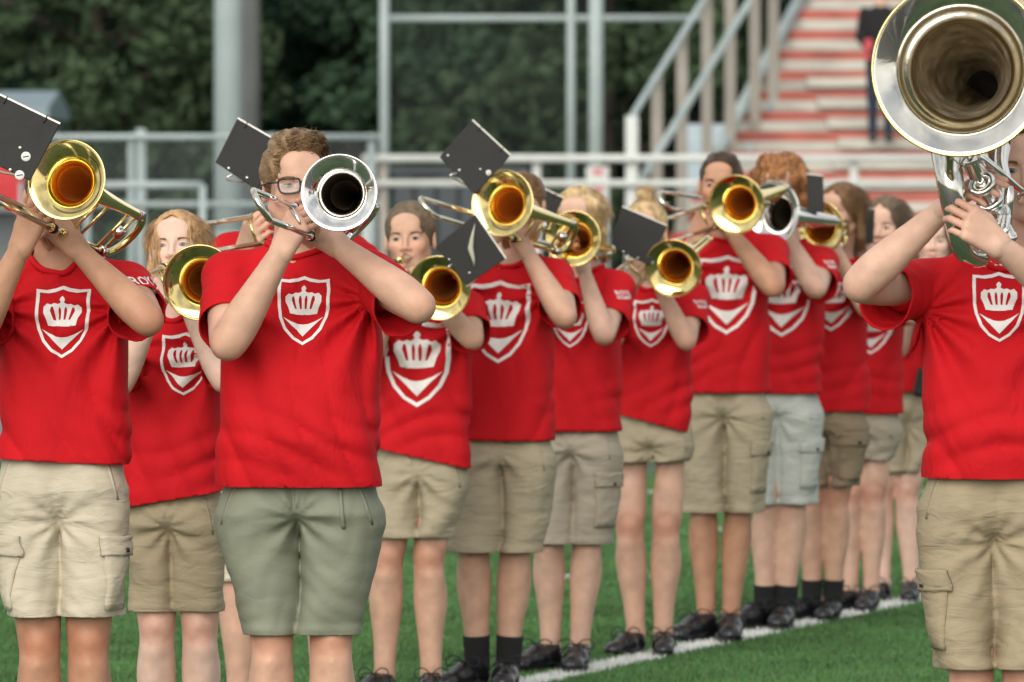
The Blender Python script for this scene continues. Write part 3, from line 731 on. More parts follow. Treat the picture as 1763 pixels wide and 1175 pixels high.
    for _ in range(6): ring = (np.roll(ring, 1) + ring*2 + np.roll(ring, -1))/4
    cp = [nb + (ring[i] + .001)*na + (rc + .003)*(math.cos(a)*e1 + math.sin(a)*e2) for i, a in enumerate(ang)]
    shirt = mk('t_shirt', cat(parts), RED, root); solidify(shirt, .003)
    mk('collar', sweep(cp, .0078, 8, closed=True), RED, shirt)
    if crest:
        cx, cy, ch = crest; o = at(cx, cy, d - .2)
        V, F = project(CREST[0]*ch/1.31, CREST[1], tbvh, o, r, up, b, .0022, .8)
        if len(F): mk('crest_print', (V, F), PRINT, shirt)
    E = arms[1][0]; dr = unit(E - Sj[1]); dv = unit(b*.58 - r*.81); ex = unit(r*.58 + b*.81); sv = trimesh_bvh(*cat([parts[0], parts[2]]))
    ll = dr[2]*.0; ey = unit(up - dv*(up @ dv)); q0 = Sj[1] + dr*sl*.45 + V3(0, 0, .010) + (r*.014 if txt > .6 else 0)
    if txt > .6: dv = unit(b*.86 - r*.5); ex = unit(r*.86 + b*.5)
    F = ()
    if txt: V, F = project(SLEEVETXT[0]*txt, SLEEVETXT[1], sv, q0 - dv*.1, ex, ey, dv, .0026, .5)
    if len(F): mk('sleeve_print', (V, F), PRINT, shirt)
    # ---- shorts
    m = KHAKI[short]; zsh = CH - (shem - HZ)/FPX*d; zw = zh + .05; zc = .455*H
    hw = hemw or legw*.95
    zcr = min(zc, zh - .10)
    def shorts_f(x, y, z):
        u = (x - C[0])*r[0] + (y - C[1])*r[1]; v = (x - C[0])*b[0] + (y - C[1])*b[1]; dd = None
        dw = dep*1.04 + belly*.5
        for i, sg in enumerate((-1, 1)):
            K = legs[sg][0] - C; ku = (K @ r)*sg; kv = K @ b; inn0 = float(np.clip(ku - hw, -.004, -.002))
            outer = np.interp(z, [zsh - .1, zsh, zcr, zh - .07, zh - .012, zw], [ku + hw, ku + hw, hip, hip, min(wh - .013, hip), min(wh - .026, hip)])
            inner = np.interp(z, [zsh - .1, zsh, zcr - .03, zcr + .01, zcr + .06, zw], [inn0, inn0, -.001, -.008, -.06, -.06])
            ry = np.interp(z, [zsh - .1, zsh, zcr, zh - .07, zh - .012, zw], [hw*1.12, hw*1.12, legw*1.2, .5*(dw + legw*1.2), dw - .024, dw - .04]); cv = np.interp(z, [zsh, zcr], [kv, 0])
            cu = (outer + inner)/2; rx = (outer - inner)/2; su_ = u*sg - cu; an_ = np.arctan2(v - cv, su_)
            q = ((np.abs(su_)/rx)**2.25 + (np.abs(v - cv)/ry)**2.25)**(1/2.25); tz = np.clip((zcr - z)/(zcr - zsh), 0, 1)
            dl = (q - 1)*np.minimum(rx, ry) - .006*np.sin(3*an_ + ph[i] + 4*tz)*tz - .005*np.sin(2*an_ + ph[i+2] + 7*tz)*tz
            dd = dl if dd is None else smin(dd, dl, .010)
        ru = np.sqrt(u*u + (z - zc)**2) + 1e-3; an2 = np.arctan2(z - zc, np.abs(u))
        dd = dd + .0052*np.exp(-(ru/.13)**2)*np.sin(9*an2 + ph[4] + np.sign(u))*np.clip(ru/.04, 0, 1)
        s1 = np.sin(z*60 + 3*np.sin(u*14 + ph[5]) + ph[6] + 20*np.abs(u)); dd = dd + .0026*(.55 - np.abs(s1))*(.4 + .6*np.sin(z*9 + u*11 + ph[7])**2)
        s2 = np.sin(z*28 - u*30 + 2.5*np.sin(u*19 + z*8 + ph[8])); dd = dd + .0022*(.55 - np.abs(s2)) - .0030*np.exp(-((z - zsh - .012)/.012)**2) + .0015*np.exp(-((z - zsh - .030)/.005)**2)
        return dd
    Gs = Grid((C[0] - hip - .10, C[1] - .22, zsh - .05), (C[0] + hip + .10, C[1] + .22, zw + .03), fine)
    x, y, z = Gs.xyz(); Gs.F = np.ascontiguousarray(np.broadcast_to(shorts_f(x, y, z), Gs.F.shape)).astype(np.float32)
    Gs.F[:, :, 0] = np.maximum(Gs.F[:, :, 0], -.3)
    TV, TF = Gs.nets(1); TV, TF = cut(TV, TF, [(loc(0, 0, zsh), V3(0, 0, -1), None), (loc(0, 0, zw), V3(0, 0, 1), None)])
    so = mk('shorts', (TV, TF), m, root); solidify(so, .004)
    if len(TF):
        sb = trimesh_bvh(TV, TF)
        # fly seam and hem stitching as raised cloth strips
        def strip(P2, wd, off, name='seam', dirv=None, org=None):
            P2 = np.asarray(P2, float); T = np.gradient(P2, axis=0); T /= np.linalg.norm(T, axis=1)[:, None] + 1e-9; Nn = np.stack([-T[:,1], T[:,0]], 1)
            Q = np.vstack([P2 - Nn*wd/2, P2 + Nn*wd/2]); n = len(P2); F = []
            for i in range(n-1): F += [(i, i+1, n+i+1), (i, n+i+1, n+i)]
            V, F = project(Q, np.array(F), sb, C + up*0 - b*0, r, up, b if dirv is None else dirv, off, 1.0)
            if len(F): o = mk(name, (V, F), m, so); solidify(o, .003, -1)
        t = np.linspace(0, 1, 10)
        for sg in (-1, 1): strip(np.stack([sg*(hip*.62 + .26*hip*t), zh + .015 - .11*t*t], 1), .005, .0012, 'pocket_welt')
        if pocket:
            for sg in (-1, 1):
                if sg < 0 and pocket == 1: continue
                pz = zsh + (zc - zsh)*.50; dv = unit(-r*sg*.90 + b*.42); exx = unit(np.cross(dv, up))*1.0
                def patch(name, u0, u1, z0, z1, off, th):
                    us, zz = np.linspace(u0, u1, 9), np.linspace(z0, z1, 9); Q = [(a, c_) for a in us for c_ in zz]; F = []
                    for i in range(8):
                        for j in range(8): F += [(i*9+j, (i+1)*9+j, (i+1)*9+j+1), (i*9+j, (i+1)*9+j+1, i*9+j+1)]
                    K = legs[sg][0]; V, F = project(Q, np.array(F), sb, V3(K[0], K[1], pz), exx, up, dv, off, .5)
                    if len(F):
                        V = V + (rng.normal(0, .0012, (len(V), 1))*(-dv)); o = mk(name, (V, F), m, so); solidify(o, th, -1)
                patch('cargo_pocket', -.055, .055, -.10, .055, .007, .010); patch('pocket_flap', -.060, .060, .035, .085, .013, .011)
                if True:
                    V, F = project([(a, c_) for a, c_ in ((-.005, .042), (.005, .042), (.005, .052), (-.005, .052))], np.array([(0, 1, 2), (0, 2, 3)]), sb, V3(*legs[sg][0][:2], pz), exx, up, dv, .019, .5)
                    if len(F): o = mk('button', (V, F), RUBBER, so); solidify(o, .003, -1)
        if trib: trib(dict(root=root, so=so, sb=sb, C=C, r=r, up=up, b=b, zh=zh, m=m))
    # ---- shoes, socks
    for i, sg in enumerate((-1, 1)):
        K, A_ = legs[sg]; tp = np.asarray(A_)*V3(1, 1, 0) + V3(0, -.004, .0); shoe(root, tp, V3(-math.sin(yr) + sg*.28 - .12, -1, 0), H/1.75*(.93 if fem else 1.02))
        if sock:
            t = np.linspace(0, 1, 9); pth = [A_ + V3(0, 0, -.02) + (K - A_)*sock*q for q in t]
            mk('sock', sweep(pth, (.041 + .004*t + .0012*np.sin(t*26))*leg, 18), SOCK, root)
    PEOPLE[key] = dict(root=root, hc=hc, R=R, k=k, M=M, d=d, C=C, arms=arms, r=r, b=b)
    return PEOPLE[key]

# ------------------------------------------------------------------ trombone
def bell_profile(R, x0=.030, length=.52, g=.72, tubr=.0105, n=46):
    xs = np.concatenate([np.linspace(0, .06, 26), np.linspace(.066, length, n - 20)])
    rs = np.interp(xs, [0, .005, .012, .021, .033, .049, .072, .11, .17, .25, .40, .57], np.array([1, .87, .745, .635, .545, .475, .42, .36, .285, .215, .145, .108])*R)
    for _ in range(3): rs[1:-1] = (rs[:-2] + 2*rs[1:-1] + rs[2:])/4
    return xs, np.maximum(rs, tubr)
def trombone_axis(yaw, pitch): return unit(V3(-math.sin(rad(yaw))*math.cos(rad(pitch)), -math.cos(rad(yaw))*math.cos(rad(pitch)), math.sin(rad(pitch))))
def trombone(M, bell_px, d, R, yaw, pitch, Spx, s, metal, label, ext=.06, fwd=.33, slide=None, back=-.24):
    a = trombone_axis(yaw, pitch); M = M + a*.004
    B0 = at(bell_px[0], bell_px[1], d - .4); ray = unit(B0 - V3(0, 0, CH)); t = (fwd - (B0 - M) @ a)/(ray @ a); B = B0 + ray*t; Lv = (B - M) - a*fwd
    S = V3(Spx[0]/s, 0, -Spx[1]/s); S = S - a*(S @ a); S = unit(S)*.082
    root = empty('trombone', M); tag(root, label, 'trombone', 'trombones of the marching band'); slide = slide or NICKEL
    mk('mouthpiece', lathe(M, a, [(-.002, .010), (-.004, .0125), (-.002, .0145), (.004, .0150), (.012, .0138), (.022, .0105), (.034, .0065), (.06, .0058), (.075, .0068)], 20, True), SILVER, root)
    end = .69 + ext
    sl = mk('slide', cat([tube(M + a*.06, M + a*(.12 + ext), .0058, 12), tube(M + S + a*.06, M + S + a*(.12 + ext), .0058, 12),
         tube(M + a*(.12 + ext), M + a*end, .0077, 14), tube(M + S + a*(.12 + ext), M + S + a*end, .0077, 14)]), slide, root)
    c = M + S*.5 + a*end; u = unit(S); arc = [c - u*.041*math.cos(t) + a*.045*math.sin(t) for t in np.linspace(0, np.pi, 17)]
    mk('slide_bow', sweep(arc, .0080, 12), NICKEL, sl)
    for q in (M, M + S): mk('ferrule', lathe(q + a*(.108 + ext), a, [(0, .008), (0, .0115), (.022, .0115), (.026, .009), (.032, .0085)], 16, True), metal, sl); mk('bumper', lathe(q + a*(.096 + ext), a, [(0, .007), (0, .0128), (.011, .0128), (.011, .007)], 16), RUBBER, sl)
    for x_, y_ in ((.165 + ext, 'hand_brace'), (.075, 'cork_brace')): mk(y_, tube(M + a*x_, M + S + a*x_, .0048), metal, sl)
    for q in (M, M + S): mk('receiver', lathe(q + a*.063, a, [(0, .006), (0, .0105), (.03, .0105), (.03, .006)], 14), metal, sl)
    mk('water_key', cat([lathe(c + a*.044, V3(0, 0, -1), [(0, .004), (.012, .006), (.016, .004)], 10, True), tube(c + a*.044 + V3(0, 0, -.012), c - u*.01 - a*.02 + V3(0, 0, -.012), .0022, 8)]), NICKEL, sl)
    g0 = M + S
    mk('neck_pipe', tube(g0 + a*.06, g0 + a*back, .0085, 14), metal, root)
    D = Lv - S; w = np.linalg.norm(D); un = D/w; cc = g0 + D/2 + a*back
    crook = [cc - un*w/2*math.cos(t) - a*(w/2)*.95*math.sin(t) for t in np.linspace(0, np.pi, 25)]
    tc_ = mk('tuning_slide', sweep(crook, np.linspace(.0092, .0112, 25), 16), metal, root)
    mk('tuning_brace', cat([tube(g0 + a*(back + .02), M + Lv + a*(back + .02), .0045), tube(g0 + a*(back + .07), M + Lv + a*(back + .07), .0045)]), metal, tc_)
    for q in (g0, M + Lv): mk('tuning_ferrule', lathe(q + a*(back - .004), a, [(0, .009), (0, .0138), (.035, .0138), (.035, .009)], 16), NICKEL, tc_)
    mk('counterweight', lathe(g0 + D*.5 + a*(back + .03) - un*.016, un, [(0, .006), (.002, .015), (.03, .015), (.032, .006)], 20, True), SILVER, root)
    mk('bell_brace', cat([tube(g0 + a*-.02, M + Lv + a*-.02, .0042), tube(g0 + a*.045, M + Lv + a*.045, .0042)]), metal, root)
    xs, rs = bell_profile(R, length=fwd - back + .0); rs = np.maximum(rs, .0112 - .0*xs)
    inner = [(-x, r_) for x, r_ in zip(xs[::-1], rs[::-1] - .0006)]; outer = [(-x - .0004, r_ + .0006) for x, r_ in zip(xs, rs)]
    ni = sum(xs > (.075 if metal is SILVER else .058)); bell = mk('bell', lathe(B, a, inner[ni - 1:] + outer, 96), metal, root)
    mk('bell_throat', lathe(B, a, inner[:ni], 96), material('oxidised_throat', (.16, .12, .085), .5, 1, var=.2) if metal is SILVER else material('brass_throat', (.84, .56, .20), .33, 1, var=.08), bell)
    u, w_, _ = frame(a); ring = [B + (R + .0004)*(math.cos(t)*u + math.sin(t)*w_) for t in np.linspace(0, 2*np.pi, 96, endpoint=False)]
    mk('bell_rim', sweep(ring, .0021, 8, closed=True), metal, bell)
    return dict(root=root, a=a, M=M, S=S, L=Lv, B=B, ext=ext, gripL=M + S*.55 + a*.055, gripR=M + S*.5 + a*(.150 + ext), lyre=M + Lv + a*.06 + V3(0, 0, .018))

def folder(corners, d, label, T=None, badges=(), tiltd=.0, spine=None, rings=True, att=None):
    "flip folder: corners as photo pixels (top-left, top-right, bottom-right, bottom-left)"
    P = [at(px, py, d + (tiltd if i < 2 else -tiltd)) for i, (px, py) in enumerate(corners)]
    c = np.mean(P, 0); root = empty('music_folder', c); tag(root, label, 'music folder', 'flip folders clipped to instruments')
    n = unit(np.cross(P[1] - P[0], P[3] - P[0])); n = n if n[1] < 0 else -n
    V = [p + n*.004 for p in P] + [p - n*.004 for p in P]
    o = mk('cover', (V, [(0,1,2,3), (7,6,5,4), (0,4,5,1), (1,5,6,2), (2,6,7,3), (3,7,4,0)]), BLACKPL, root, False); bevel(o, .002)
    e = unit(P[1] - P[0]); f = unit(P[3] - P[0]); w = np.linalg.norm(P[1] - P[0]); h = np.linalg.norm(P[3] - P[0])
    mk('edge_strip', boxf(P[0] + e*w*.5 - f*.001, e*w*.497, f*.0022, n*.0055), STEEL, root, False)
    mk('page', boxf(c - n*.0065, e*w*.47, f*h*.46, n*.002), PRINT, root, False)
    if rings:
        for t in (.22, .80):
            q = P[0] + e*w*t; ring = [q + f*(.006 - .010*math.cos(a)) + n*.010*math.sin(a) for a in np.linspace(0, 2*np.pi, 20, endpoint=False)]
            mk('ring', sweep(ring, .0016, 6, closed=True), RUBBER, root)
    for bx_, by_, br in badges:
        q = P[0] + e*w*bx_ + f*h*by_; bd = mk('badge', lathe(q + n*.003, n, [(0, br), (.0025, br), (.0035, br*.9), (.0036, .0004)], 24, True), CLEAR if br > .006 else STEEL, root)
        if br > .006: mk('badge_mark', cat([boxf(q + n*.0070 + (e*.6 - f*.8)*0 + e*br*.28*k_ - f*br*.2*k_, unit(e - f*.5)*br*.2, unit(f + e*.5)*br*.11, n*.0004) for k_ in (-1.2, 0, 1.2)]), RUBBER, bd, False)
    if spine: mk('cover_tear', sweep([at(px, py, d - .012) for px, py in spine], [.0006, .006, .010, .006, .0006], 6), material('pale_tape', (.42, .42, .33), .5), root)
    if att is not None:
        bm_ = (P[2] + P[3])/2; mk('lyre_arm', sweep(bez([bm_ - n*.008 - f*.02, bm_ + f*.015 - n*.006, att], 12), .0032, 8), STEEL, root)
    return root

# ------------------------------------------------------------------ setting: ground, lines, track
TURF = material('artificial_turf', (.042, .080, .034), .85, var=.30, vscale=1.6, bump=.6, bscale=120)
BLADE = material('turf_fibre', None, .7, var=.18, vscale=2.2, attr='tint', spec=.3)
LINEW = material('white_field_paint', (.72, .74, .72), .9, var=.08, vscale=25, bump=.5, bscale=160)
TRACK = material('grey_track', (.17, .19, .19), .9, var=.12, vscale=1.2, bump=.3, bscale=90)
GROUNDM = material('mown_ground', (.055, .085, .035), .95, var=.35, vscale=.5, bump=.4, bscale=20)
struct(mk('ground', box(-900, 900, -600, 1500, -.6, -.012), GROUNDM, smooth=False))
struct(mk('playing_field', box(-60, 60, 16, 52, -.35, 0), TURF, smooth=False))
struct(mk('running_track', box(-60, 60, 52.004, 84, -.35, .004), TRACK, smooth=False))
def gpx(px, py):
    d = CH*FPX/(py - HZ); return V3((px - W0/2)/FPX*d, d, 0)
LINES = []
NEARTR = material('dark_track_surface', (.030, .034, .030), .85, var=.15, vscale=1.5, bump=.3, bscale=90)
struct(mk('near_track', box(-60, 60, 1.5, 15.996, -.35, .002), NEARTR, smooth=False)); struct(mk('apron', box(-60, 60, -60, 1.496, -.35, .002), material('dark_asphalt', (.05, .052, .05), .9, var=.15), smooth=False))
def line(p, q, w):
    p, q = np.asarray(p), np.asarray(q); t = unit(q - p); n = V3(-t[1], t[0], 0)*w/2; LINES.append((p, q, w))
    z = V3(0, 0, .004); o = mk('painted_line', ([p - n + z, p + n + z, q + n + z, q - n + z], [(0, 3, 2, 1)]), LINEW, smooth=False, loc=p); struct(o)
pA, pB = gpx(905, 1180), gpx(1570, 1036); dv_ = pB - pA
line(pA - dv_*.25, pB + dv_*.25, .14)
for q in range(9):              # lane lines of the track between the camera and the field
    y_ = 15.6 - 1.35*q; line(V3(-30, y_, .004), V3(30, y_, .004), .06)
far = gpx(1300, 850); line(far + V3(-12, 0, 0), far + V3(12, 0, 0), .16)
for px, py, wd in ((978, 997, .16), (1337, 999, .14), (1243, 916, .14), (1415, 917, .14), (1140, 997, .1), (820, 917, .14)):
    g = gpx(px, py); line(g - V3(.055, 0, 0), g + V3(.055, 0, 0), wd)
# turf fibres: the short pile seen between the feet
def turf_fibres(n=420000):
    rng = np.random.RandomState(5); d = 1/np.sqrt(rng.uniform(1/47.0**2, 1/24.5**2, n)); x = rng.uniform(-.071, .071, n)*d + rng.normal(0, .02, n); z0 = np.zeros(n)
    h = rng.uniform(.012, .024, n); wd = rng.uniform(.0022, .0048, n)*(d/27); an = rng.uniform(0, np.pi, n); ln = rng.normal(0, .009, (n, 2))
    A = np.stack([x - wd*np.cos(an), d - wd*np.sin(an), z0], 1); B = np.stack([x + wd*np.cos(an), d + wd*np.sin(an), z0], 1); T = np.stack([x + ln[:,0], d + ln[:,1], h], 1)
    V = np.stack([A, B, T], 1).reshape(-1, 3); P = np.stack([x, d], 1); white = np.zeros(n, bool)
    for p, q, w in LINES:
        t = (q - p)[:2]; L = np.linalg.norm(t); t = t/L; r = P - p[:2]; al = r @ t; ac = np.abs(r[:,0]*t[1] - r[:,1]*t[0]); white |= (al > 0) & (al < L) & (ac < w/2 + rng.normal(0, .010, n))
    base = np.stack([.084*rng.uniform(.78, 1.25, n), .195*rng.uniform(.8, 1.2, n), .062*rng.uniform(.78, 1.22, n)], 1)
    patch = (.88 + .16*np.sin(x*3.1 + np.sin(d*1.7)*1.5)*np.sin(d*2.3 + 1.2*np.sin(x*4)))[:, None]; C = np.where(white[:, None], np.array([.70, .72, .70])*rng.uniform(.75, 1.05, n)[:, None], base*patch)
    o = mk('turf_pile', (V, np.arange(3*n).reshape(-1, 3)), BLADE, smooth=False); colour_attr(o, np.repeat(C, 3, 0)); o['kind'] = 'stuff'; o['label'] = 'short green artificial turf pile on the field'; o['category'] = 'turf'
turf_fibres()

# ------------------------------------------------------------------ far trees
LEAF = [material('leaf_dark', (.031, .064, .044), .9, spec=.1, var=.3, vscale=.9), material('leaf_mid', (.044, .082, .048), .9, spec=.1, var=.3, vscale=.9), material('leaf_olive', (.054, .086, .046), .9, spec=.1, var=.3, vscale=.8)]  # leaf colours lightened to stand in for distance haze, which is not modelled
BARK = material('bark', (.075, .062, .05), .95, var=.3, vscale=3, bump=.6, bscale=20)
def leaf_cloud(rng, clumps, per, size, droop=0):
    Vs = []
    for c, r in clumps:
        n = per; p = rng.normal(0, 1, (n, 3)); p /= np.linalg.norm(p, axis=1)[:, None]; p = c + p*r*rng.uniform(.45, 1.05, (n, 1))**.6
        a = rng.normal(0, 1, (n, 3)); a /= np.linalg.norm(a, axis=1)[:, None]; b_ = rng.normal(0, 1, (n, 3)); b_[:, 2] -= droop; b_ -= a*np.sum(a*b_, 1)[:, None]; b_ /= np.linalg.norm(b_, axis=1)[:, None]
        s = size*rng.uniform(.6, 1.4, (n, 1)); Vs.append(np.stack([p - a*s*.5, p + b_*s, p + a*s*.5, p - b_*s*.9], 1).reshape(-1, 3))
    V = np.vstack(Vs); return V, np.arange(len(V)).reshape(-1, 4)
def tree_proto(seed, kind, h, rad_):
    rng = np.random.RandomState(seed); cl, limbs = [], []
    n = 95
    for i in range(n):
        z = rng.uniform(.06, 1)**.9*h
        if kind == 'conifer': rr = rad_*(1 - z/h)**.8*rng.uniform(.35, 1); cs = np.array([.55, .55, .20])
        else: rr = rad_*math.sqrt(max(.02, 1 - ((z/h - .45)/.6)**2))*rng.uniform(.4, 1); cs = np.array([.62, .62, .50])*rng.uniform(.7, 1.25)
        a = rng.uniform(0, 6.28); c = np.array([rr*math.cos(a), rr*math.sin(a), z + .2]); cl.append((c, cs))
        if i % 3 == 0: limbs.append(sweep(bez([(0, 0, max(.3, z - .5)), c*np.array([.5, .5, 0]) + np.array([0, 0, z - .1]), c], 8), np.linspace(.07, .02, 7)[:7], 6) if False else tube(np.array([0, 0, max(.3, z - .6)]), c, .035, 5))
    tr = cat([sweep([(0, 0, -.3), (.03, 0, h*.3), (-.04, .03, h*.6), (0, 0, h*.95)], [.22, .17, .11, .03], 9)] + limbs)
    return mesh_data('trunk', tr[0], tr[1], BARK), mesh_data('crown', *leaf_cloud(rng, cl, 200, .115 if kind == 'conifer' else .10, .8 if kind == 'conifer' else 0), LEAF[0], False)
PROTO = {k_: tree_proto(sd_, kd, hh, rr) for k_, sd_, kd, hh, rr in (('broad', 3, 'broad', 8.5, 2.6), ('broad2', 8, 'broad', 7.5, 2.2), ('conifer', 5, 'conifer', 11, 2.5))}
tx = [(-9.6, 116, 'conifer', 0, 'dark conifer behind the grey shed at far left'), (-7.4, 112, 'broad', 1, 'leafy tree rising behind the shed roof'), (-5.6, 109, 'broad2', 2, 'olive green tree just left of the light pole'),
      (-3.9, 117, 'conifer', 0, 'dark conifer directly behind the light pole'), (-2.2, 112, 'conifer', 0, 'dark conifer right of the light pole'), (-.4, 110, 'broad2', 1, 'leafy tree behind the left half of the netting frame'),
      (1.2, 108, 'broad', 2, 'olive green tree filling the netting frame'), (3.0, 112, 'broad', 1, 'leafy tree behind the right netting posts'), (4.3, 116, 'conifer', 0, 'dark conifer behind the bleacher stair rail'), (6.4, 118, 'broad', 0, 'dark leafy tree hidden behind the bleachers'),
      (-8.6, 124, 'broad', 0, 'dark leafy tree in the second row behind the shed'), (-1.3, 124, 'broad', 0, 'dark leafy tree in the second row behind the boy with glasses'), (2.2, 124, 'conifer', 0, 'tall conifer in the second row behind the netting')]
for i, (x, y, kd, li, lab) in enumerate(tx):
    r_ = empty('tree', (x, y, -.012)); tag(r_, lab, 'tree', 'trees behind the field'); tm, cm = PROTO[kd]
    for nm, me in (('trunk', tm), ('crown', cm)):
        o = bpy.data.objects.new(nm, me); COL.objects.link(o); o.parent = r_
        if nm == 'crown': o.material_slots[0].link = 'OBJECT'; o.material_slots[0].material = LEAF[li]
    r_.rotation_euler.z = i*1.7; sc_ = .92 + .17*((i*37) % 7)/7; r_.scale = (sc_, sc_, sc_)
rng_ = np.random.RandomState(11)
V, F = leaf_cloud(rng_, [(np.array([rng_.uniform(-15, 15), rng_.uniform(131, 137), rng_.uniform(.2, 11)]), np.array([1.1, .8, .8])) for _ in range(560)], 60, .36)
gx, gz = np.linspace(-70, 70, 60), np.linspace(0, 1, 8)
hv = [(x, 142 + 26*t + 1.5*math.sin(x*.3), -.5 + (15 + 2.5*math.sin(x*.17) + 1.2*math.sin(x*.61))*math.sin(t*1.57)) for x in gx for t in gz]
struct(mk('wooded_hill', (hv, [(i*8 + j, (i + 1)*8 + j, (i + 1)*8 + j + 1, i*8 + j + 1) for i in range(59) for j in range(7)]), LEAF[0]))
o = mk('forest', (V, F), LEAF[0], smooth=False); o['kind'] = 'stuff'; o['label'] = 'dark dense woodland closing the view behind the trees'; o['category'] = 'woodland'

# ------------------------------------------------------------------ poles, fences, shed, netting, bleachers
GALV = material('galvanised_steel', (.34, .41, .41), .6, .0, var=.10, vscale=2)
GALVD = material('weathered_wood_pole', (.11, .12, .115), .9, var=.2, vscale=3, bump=.4, bscale=20)
WHITEP = material('white_painted_rail', (.55, .58, .55), .55, var=.08, vscale=3)
TAN = material('tan_painted_post', (.33, .31, .27), .7, var=.1, vscale=3)
NET = material('dark_netting', (.05, .065, .06), .9)
WIRE = material('chain_link_wire', (.30, .36, .36), .5, .5)
ALU = material('aluminium_plank', (.50, .49, .43), .55, .05, var=.22, vscale=2.2, stretch=(1, 1, 5))
REDP = material('red_riser_paint', (.38, .105, .080), .75, var=.22, vscale=3)
def vpost(px0, px1, ytop, d, zb=0): 
    a, b_ = at(px0, ytop, d), at(px1, ytop, d); return (a + b_)/2, (b_[0] - a[0])/2
def post(name, px, w, ytop, d, mat, parent, n=16):
    t = at(px, ytop, d); return mk(name, sweep([(t[0], d, -.02), t], w/2/FPX*d, n), mat, parent)
# light pole with a wooden pole close behind it
d = 80; t = at(394, -900, d); r_ = empty('light_pole', (t[0], d, 0)); tag(r_, 'thick pale grey steel light pole behind the boy with glasses', 'light pole')
mk('shaft', sweep([(t[0], d, .15), t], [.152, .128], 12), GALV, r_); mk('base_plate', lathe((t[0], d, -.01), (0, 0, 1), [(0, .30), (.04, .30), (.04, .2), (.16, .17)], 12, True), GALV, r_)
mk('band', lathe((t[0], d, 1.2), (0, 0, 1), [(0, .15), (0, .157), (.06, .157), (.06, .15)], 12), GALV, r_)
mk('floodlight', boxf(t + V3(0, -.2, -.1), (.7, 0, 0), (0, .12, 0), (0, 0, .18)), GALV, r_, False)
t = at(432, -700, 83); r_ = empty('utility_pole', (t[0], 83, 0)); tag(r_, 'dark weathered wooden pole just right of the pale light pole', 'utility pole')
mk('shaft', sweep([(t[0], 83, -.1), t], [.105, .09], 10), GALVD, r_); mk('crossarm', boxf(t + V3(0, -.12, -.4), (.7, 0, 0), (0, .05, 0), (0, 0, .06)), GALVD, r_)
# chain-link fence on the left
def chain(x0, x1, z0, z1, y, sp, r, tilt=True):
    prt = []; H_ = z1 - z0
    for s_ in (-1, 1):
        for x in np.arange(x0 - H_, x1 + H_, sp):
            a, b_ = (x, z0), (x + H_*s_, z1); pts = []
            t0, t1 = 0, 1
            for lim, sgn in ((x0, -1), (x1, 1)):
                den = (b_[0] - a[0])
                tt = (lim - a[0])/den
                if (sgn < 0) == (den > 0): t0 = max(t0, tt)
                else: t1 = min(t1, tt)
            if t1 - t0 < .02: continue
            p = V3(a[0] + (b_[0]-a[0])*t0, y + .004*s_, a[1] + H_*t0); q = V3(a[0] + (b_[0]-a[0])*t1, y + .004*s_, a[1] + H_*t1); prt.append(sweep([p, q], r, 3, cap=False))
    return cat(prt)
d = 77; x0, x1 = at(-60, 0, d)[0], at(655, 0, d)[0]; zt = at(0, 236, d)[2]
r_ = empty('chain_link_fence', ((x0 + x1)/2, d, 0)); tag(r_, 'grey chain link fence with steel rails behind the left players', 'fence')
for py in (236, 352): z_ = at(0, py, d)[2]; mk('rail', tube((x0, d, z_), (x1, d, z_), .030), GALV, r_)
for px, w in ((-40, 14), (226, 12), (243, 18), (470, 13), (640, 14)): post('post', px, w, 222 if w == 18 else 230, d + .06, GALV, r_)
o = mk('wire_mesh', chain(x0, x1, .05, zt, d - .04, .085, .0022), WIRE, r_); o['kind'] = 'stuff'
# white barrier frame in front of the fence
d = 72; r_ = empty('barrier_rail', (at(270, 0, d)[0], d, 0)); tag(r_, 'white tubular barrier frame in front of the chain link fence', 'barrier'); z_ = at(0, 319, d)[2]; xa, xb = at(150, 0, d)[0], at(349, 0, d)[0]
mk('top_rail', tube((xa, d, z_), (xb, d, z_), .036), GALV, r_)
for x in (xa, xb): mk('post', tube((x, d, -.01), (x, d, z_), .034), GALV, r_)
# shed and red canopy on the left
d = 95; SHED = material('shed_grey_siding', (.16, .19, .20), .8, var=.12, vscale=1); ROOFM = material('shed_metal_roof', (.20, .27, .30), .6, 0, var=.08, vscale=1)
a, b_ = at(-420, 158, d), at(86, 186, d); r_ = empty('shed', ((a[0] + b_[0])/2, d + 2, 0)); tag(r_, 'grey shed with pale metal roof at the left edge', 'shed')
mk('roof', ([(a[0], d - .3, b_[2]), (b_[0], d - .3, b_[2]), (b_[0], d + 2, a[2] + .03), (a[0], d + 2, a[2] + .03), (b_[0], d + 4.3, b_[2]), (a[0], d + 4.3, b_[2]), (a[0], d - .3, b_[2] - .12), (b_[0], d - .3, b_[2] - .12), (b_[0], d + 4.3, b_[2] - .12), (a[0], d + 4.3, b_[2] - .12)],
   [(0, 1, 2, 3), (3, 2, 4, 5), (6, 7, 1, 0), (5, 4, 8, 9), (9, 8, 7, 6), (1, 7, 8, 4, 2), (0, 3, 5, 9, 6)]), ROOFM, r_, False)
zl = b_[2] - .12; xr = at(74, 0, d)[0]
for i in range(14):
    x_ = xr - .30*(i + 1); mk('siding_panel', box(x_, x_ + .285, d + (.0 if i % 2 else .012), d + .06, -.05, zl), SHED, r_, False)
mk('side_wall', box(xr - .05, xr, d + .06, d + 4, -.05, zl), SHED, r_, False)
d = 70; a = at(-160, 285, d); b_ = at(36, 316, d); REDC = material('red_canopy_fabric', (.45, .03, .035), .8, var=.1); r_ = empty('canopy_tent', ((a[0] + b_[0])/2, d + 1, 0)); tag(r_, 'red canopy tent at the left edge behind the boy with black folder', 'tent')
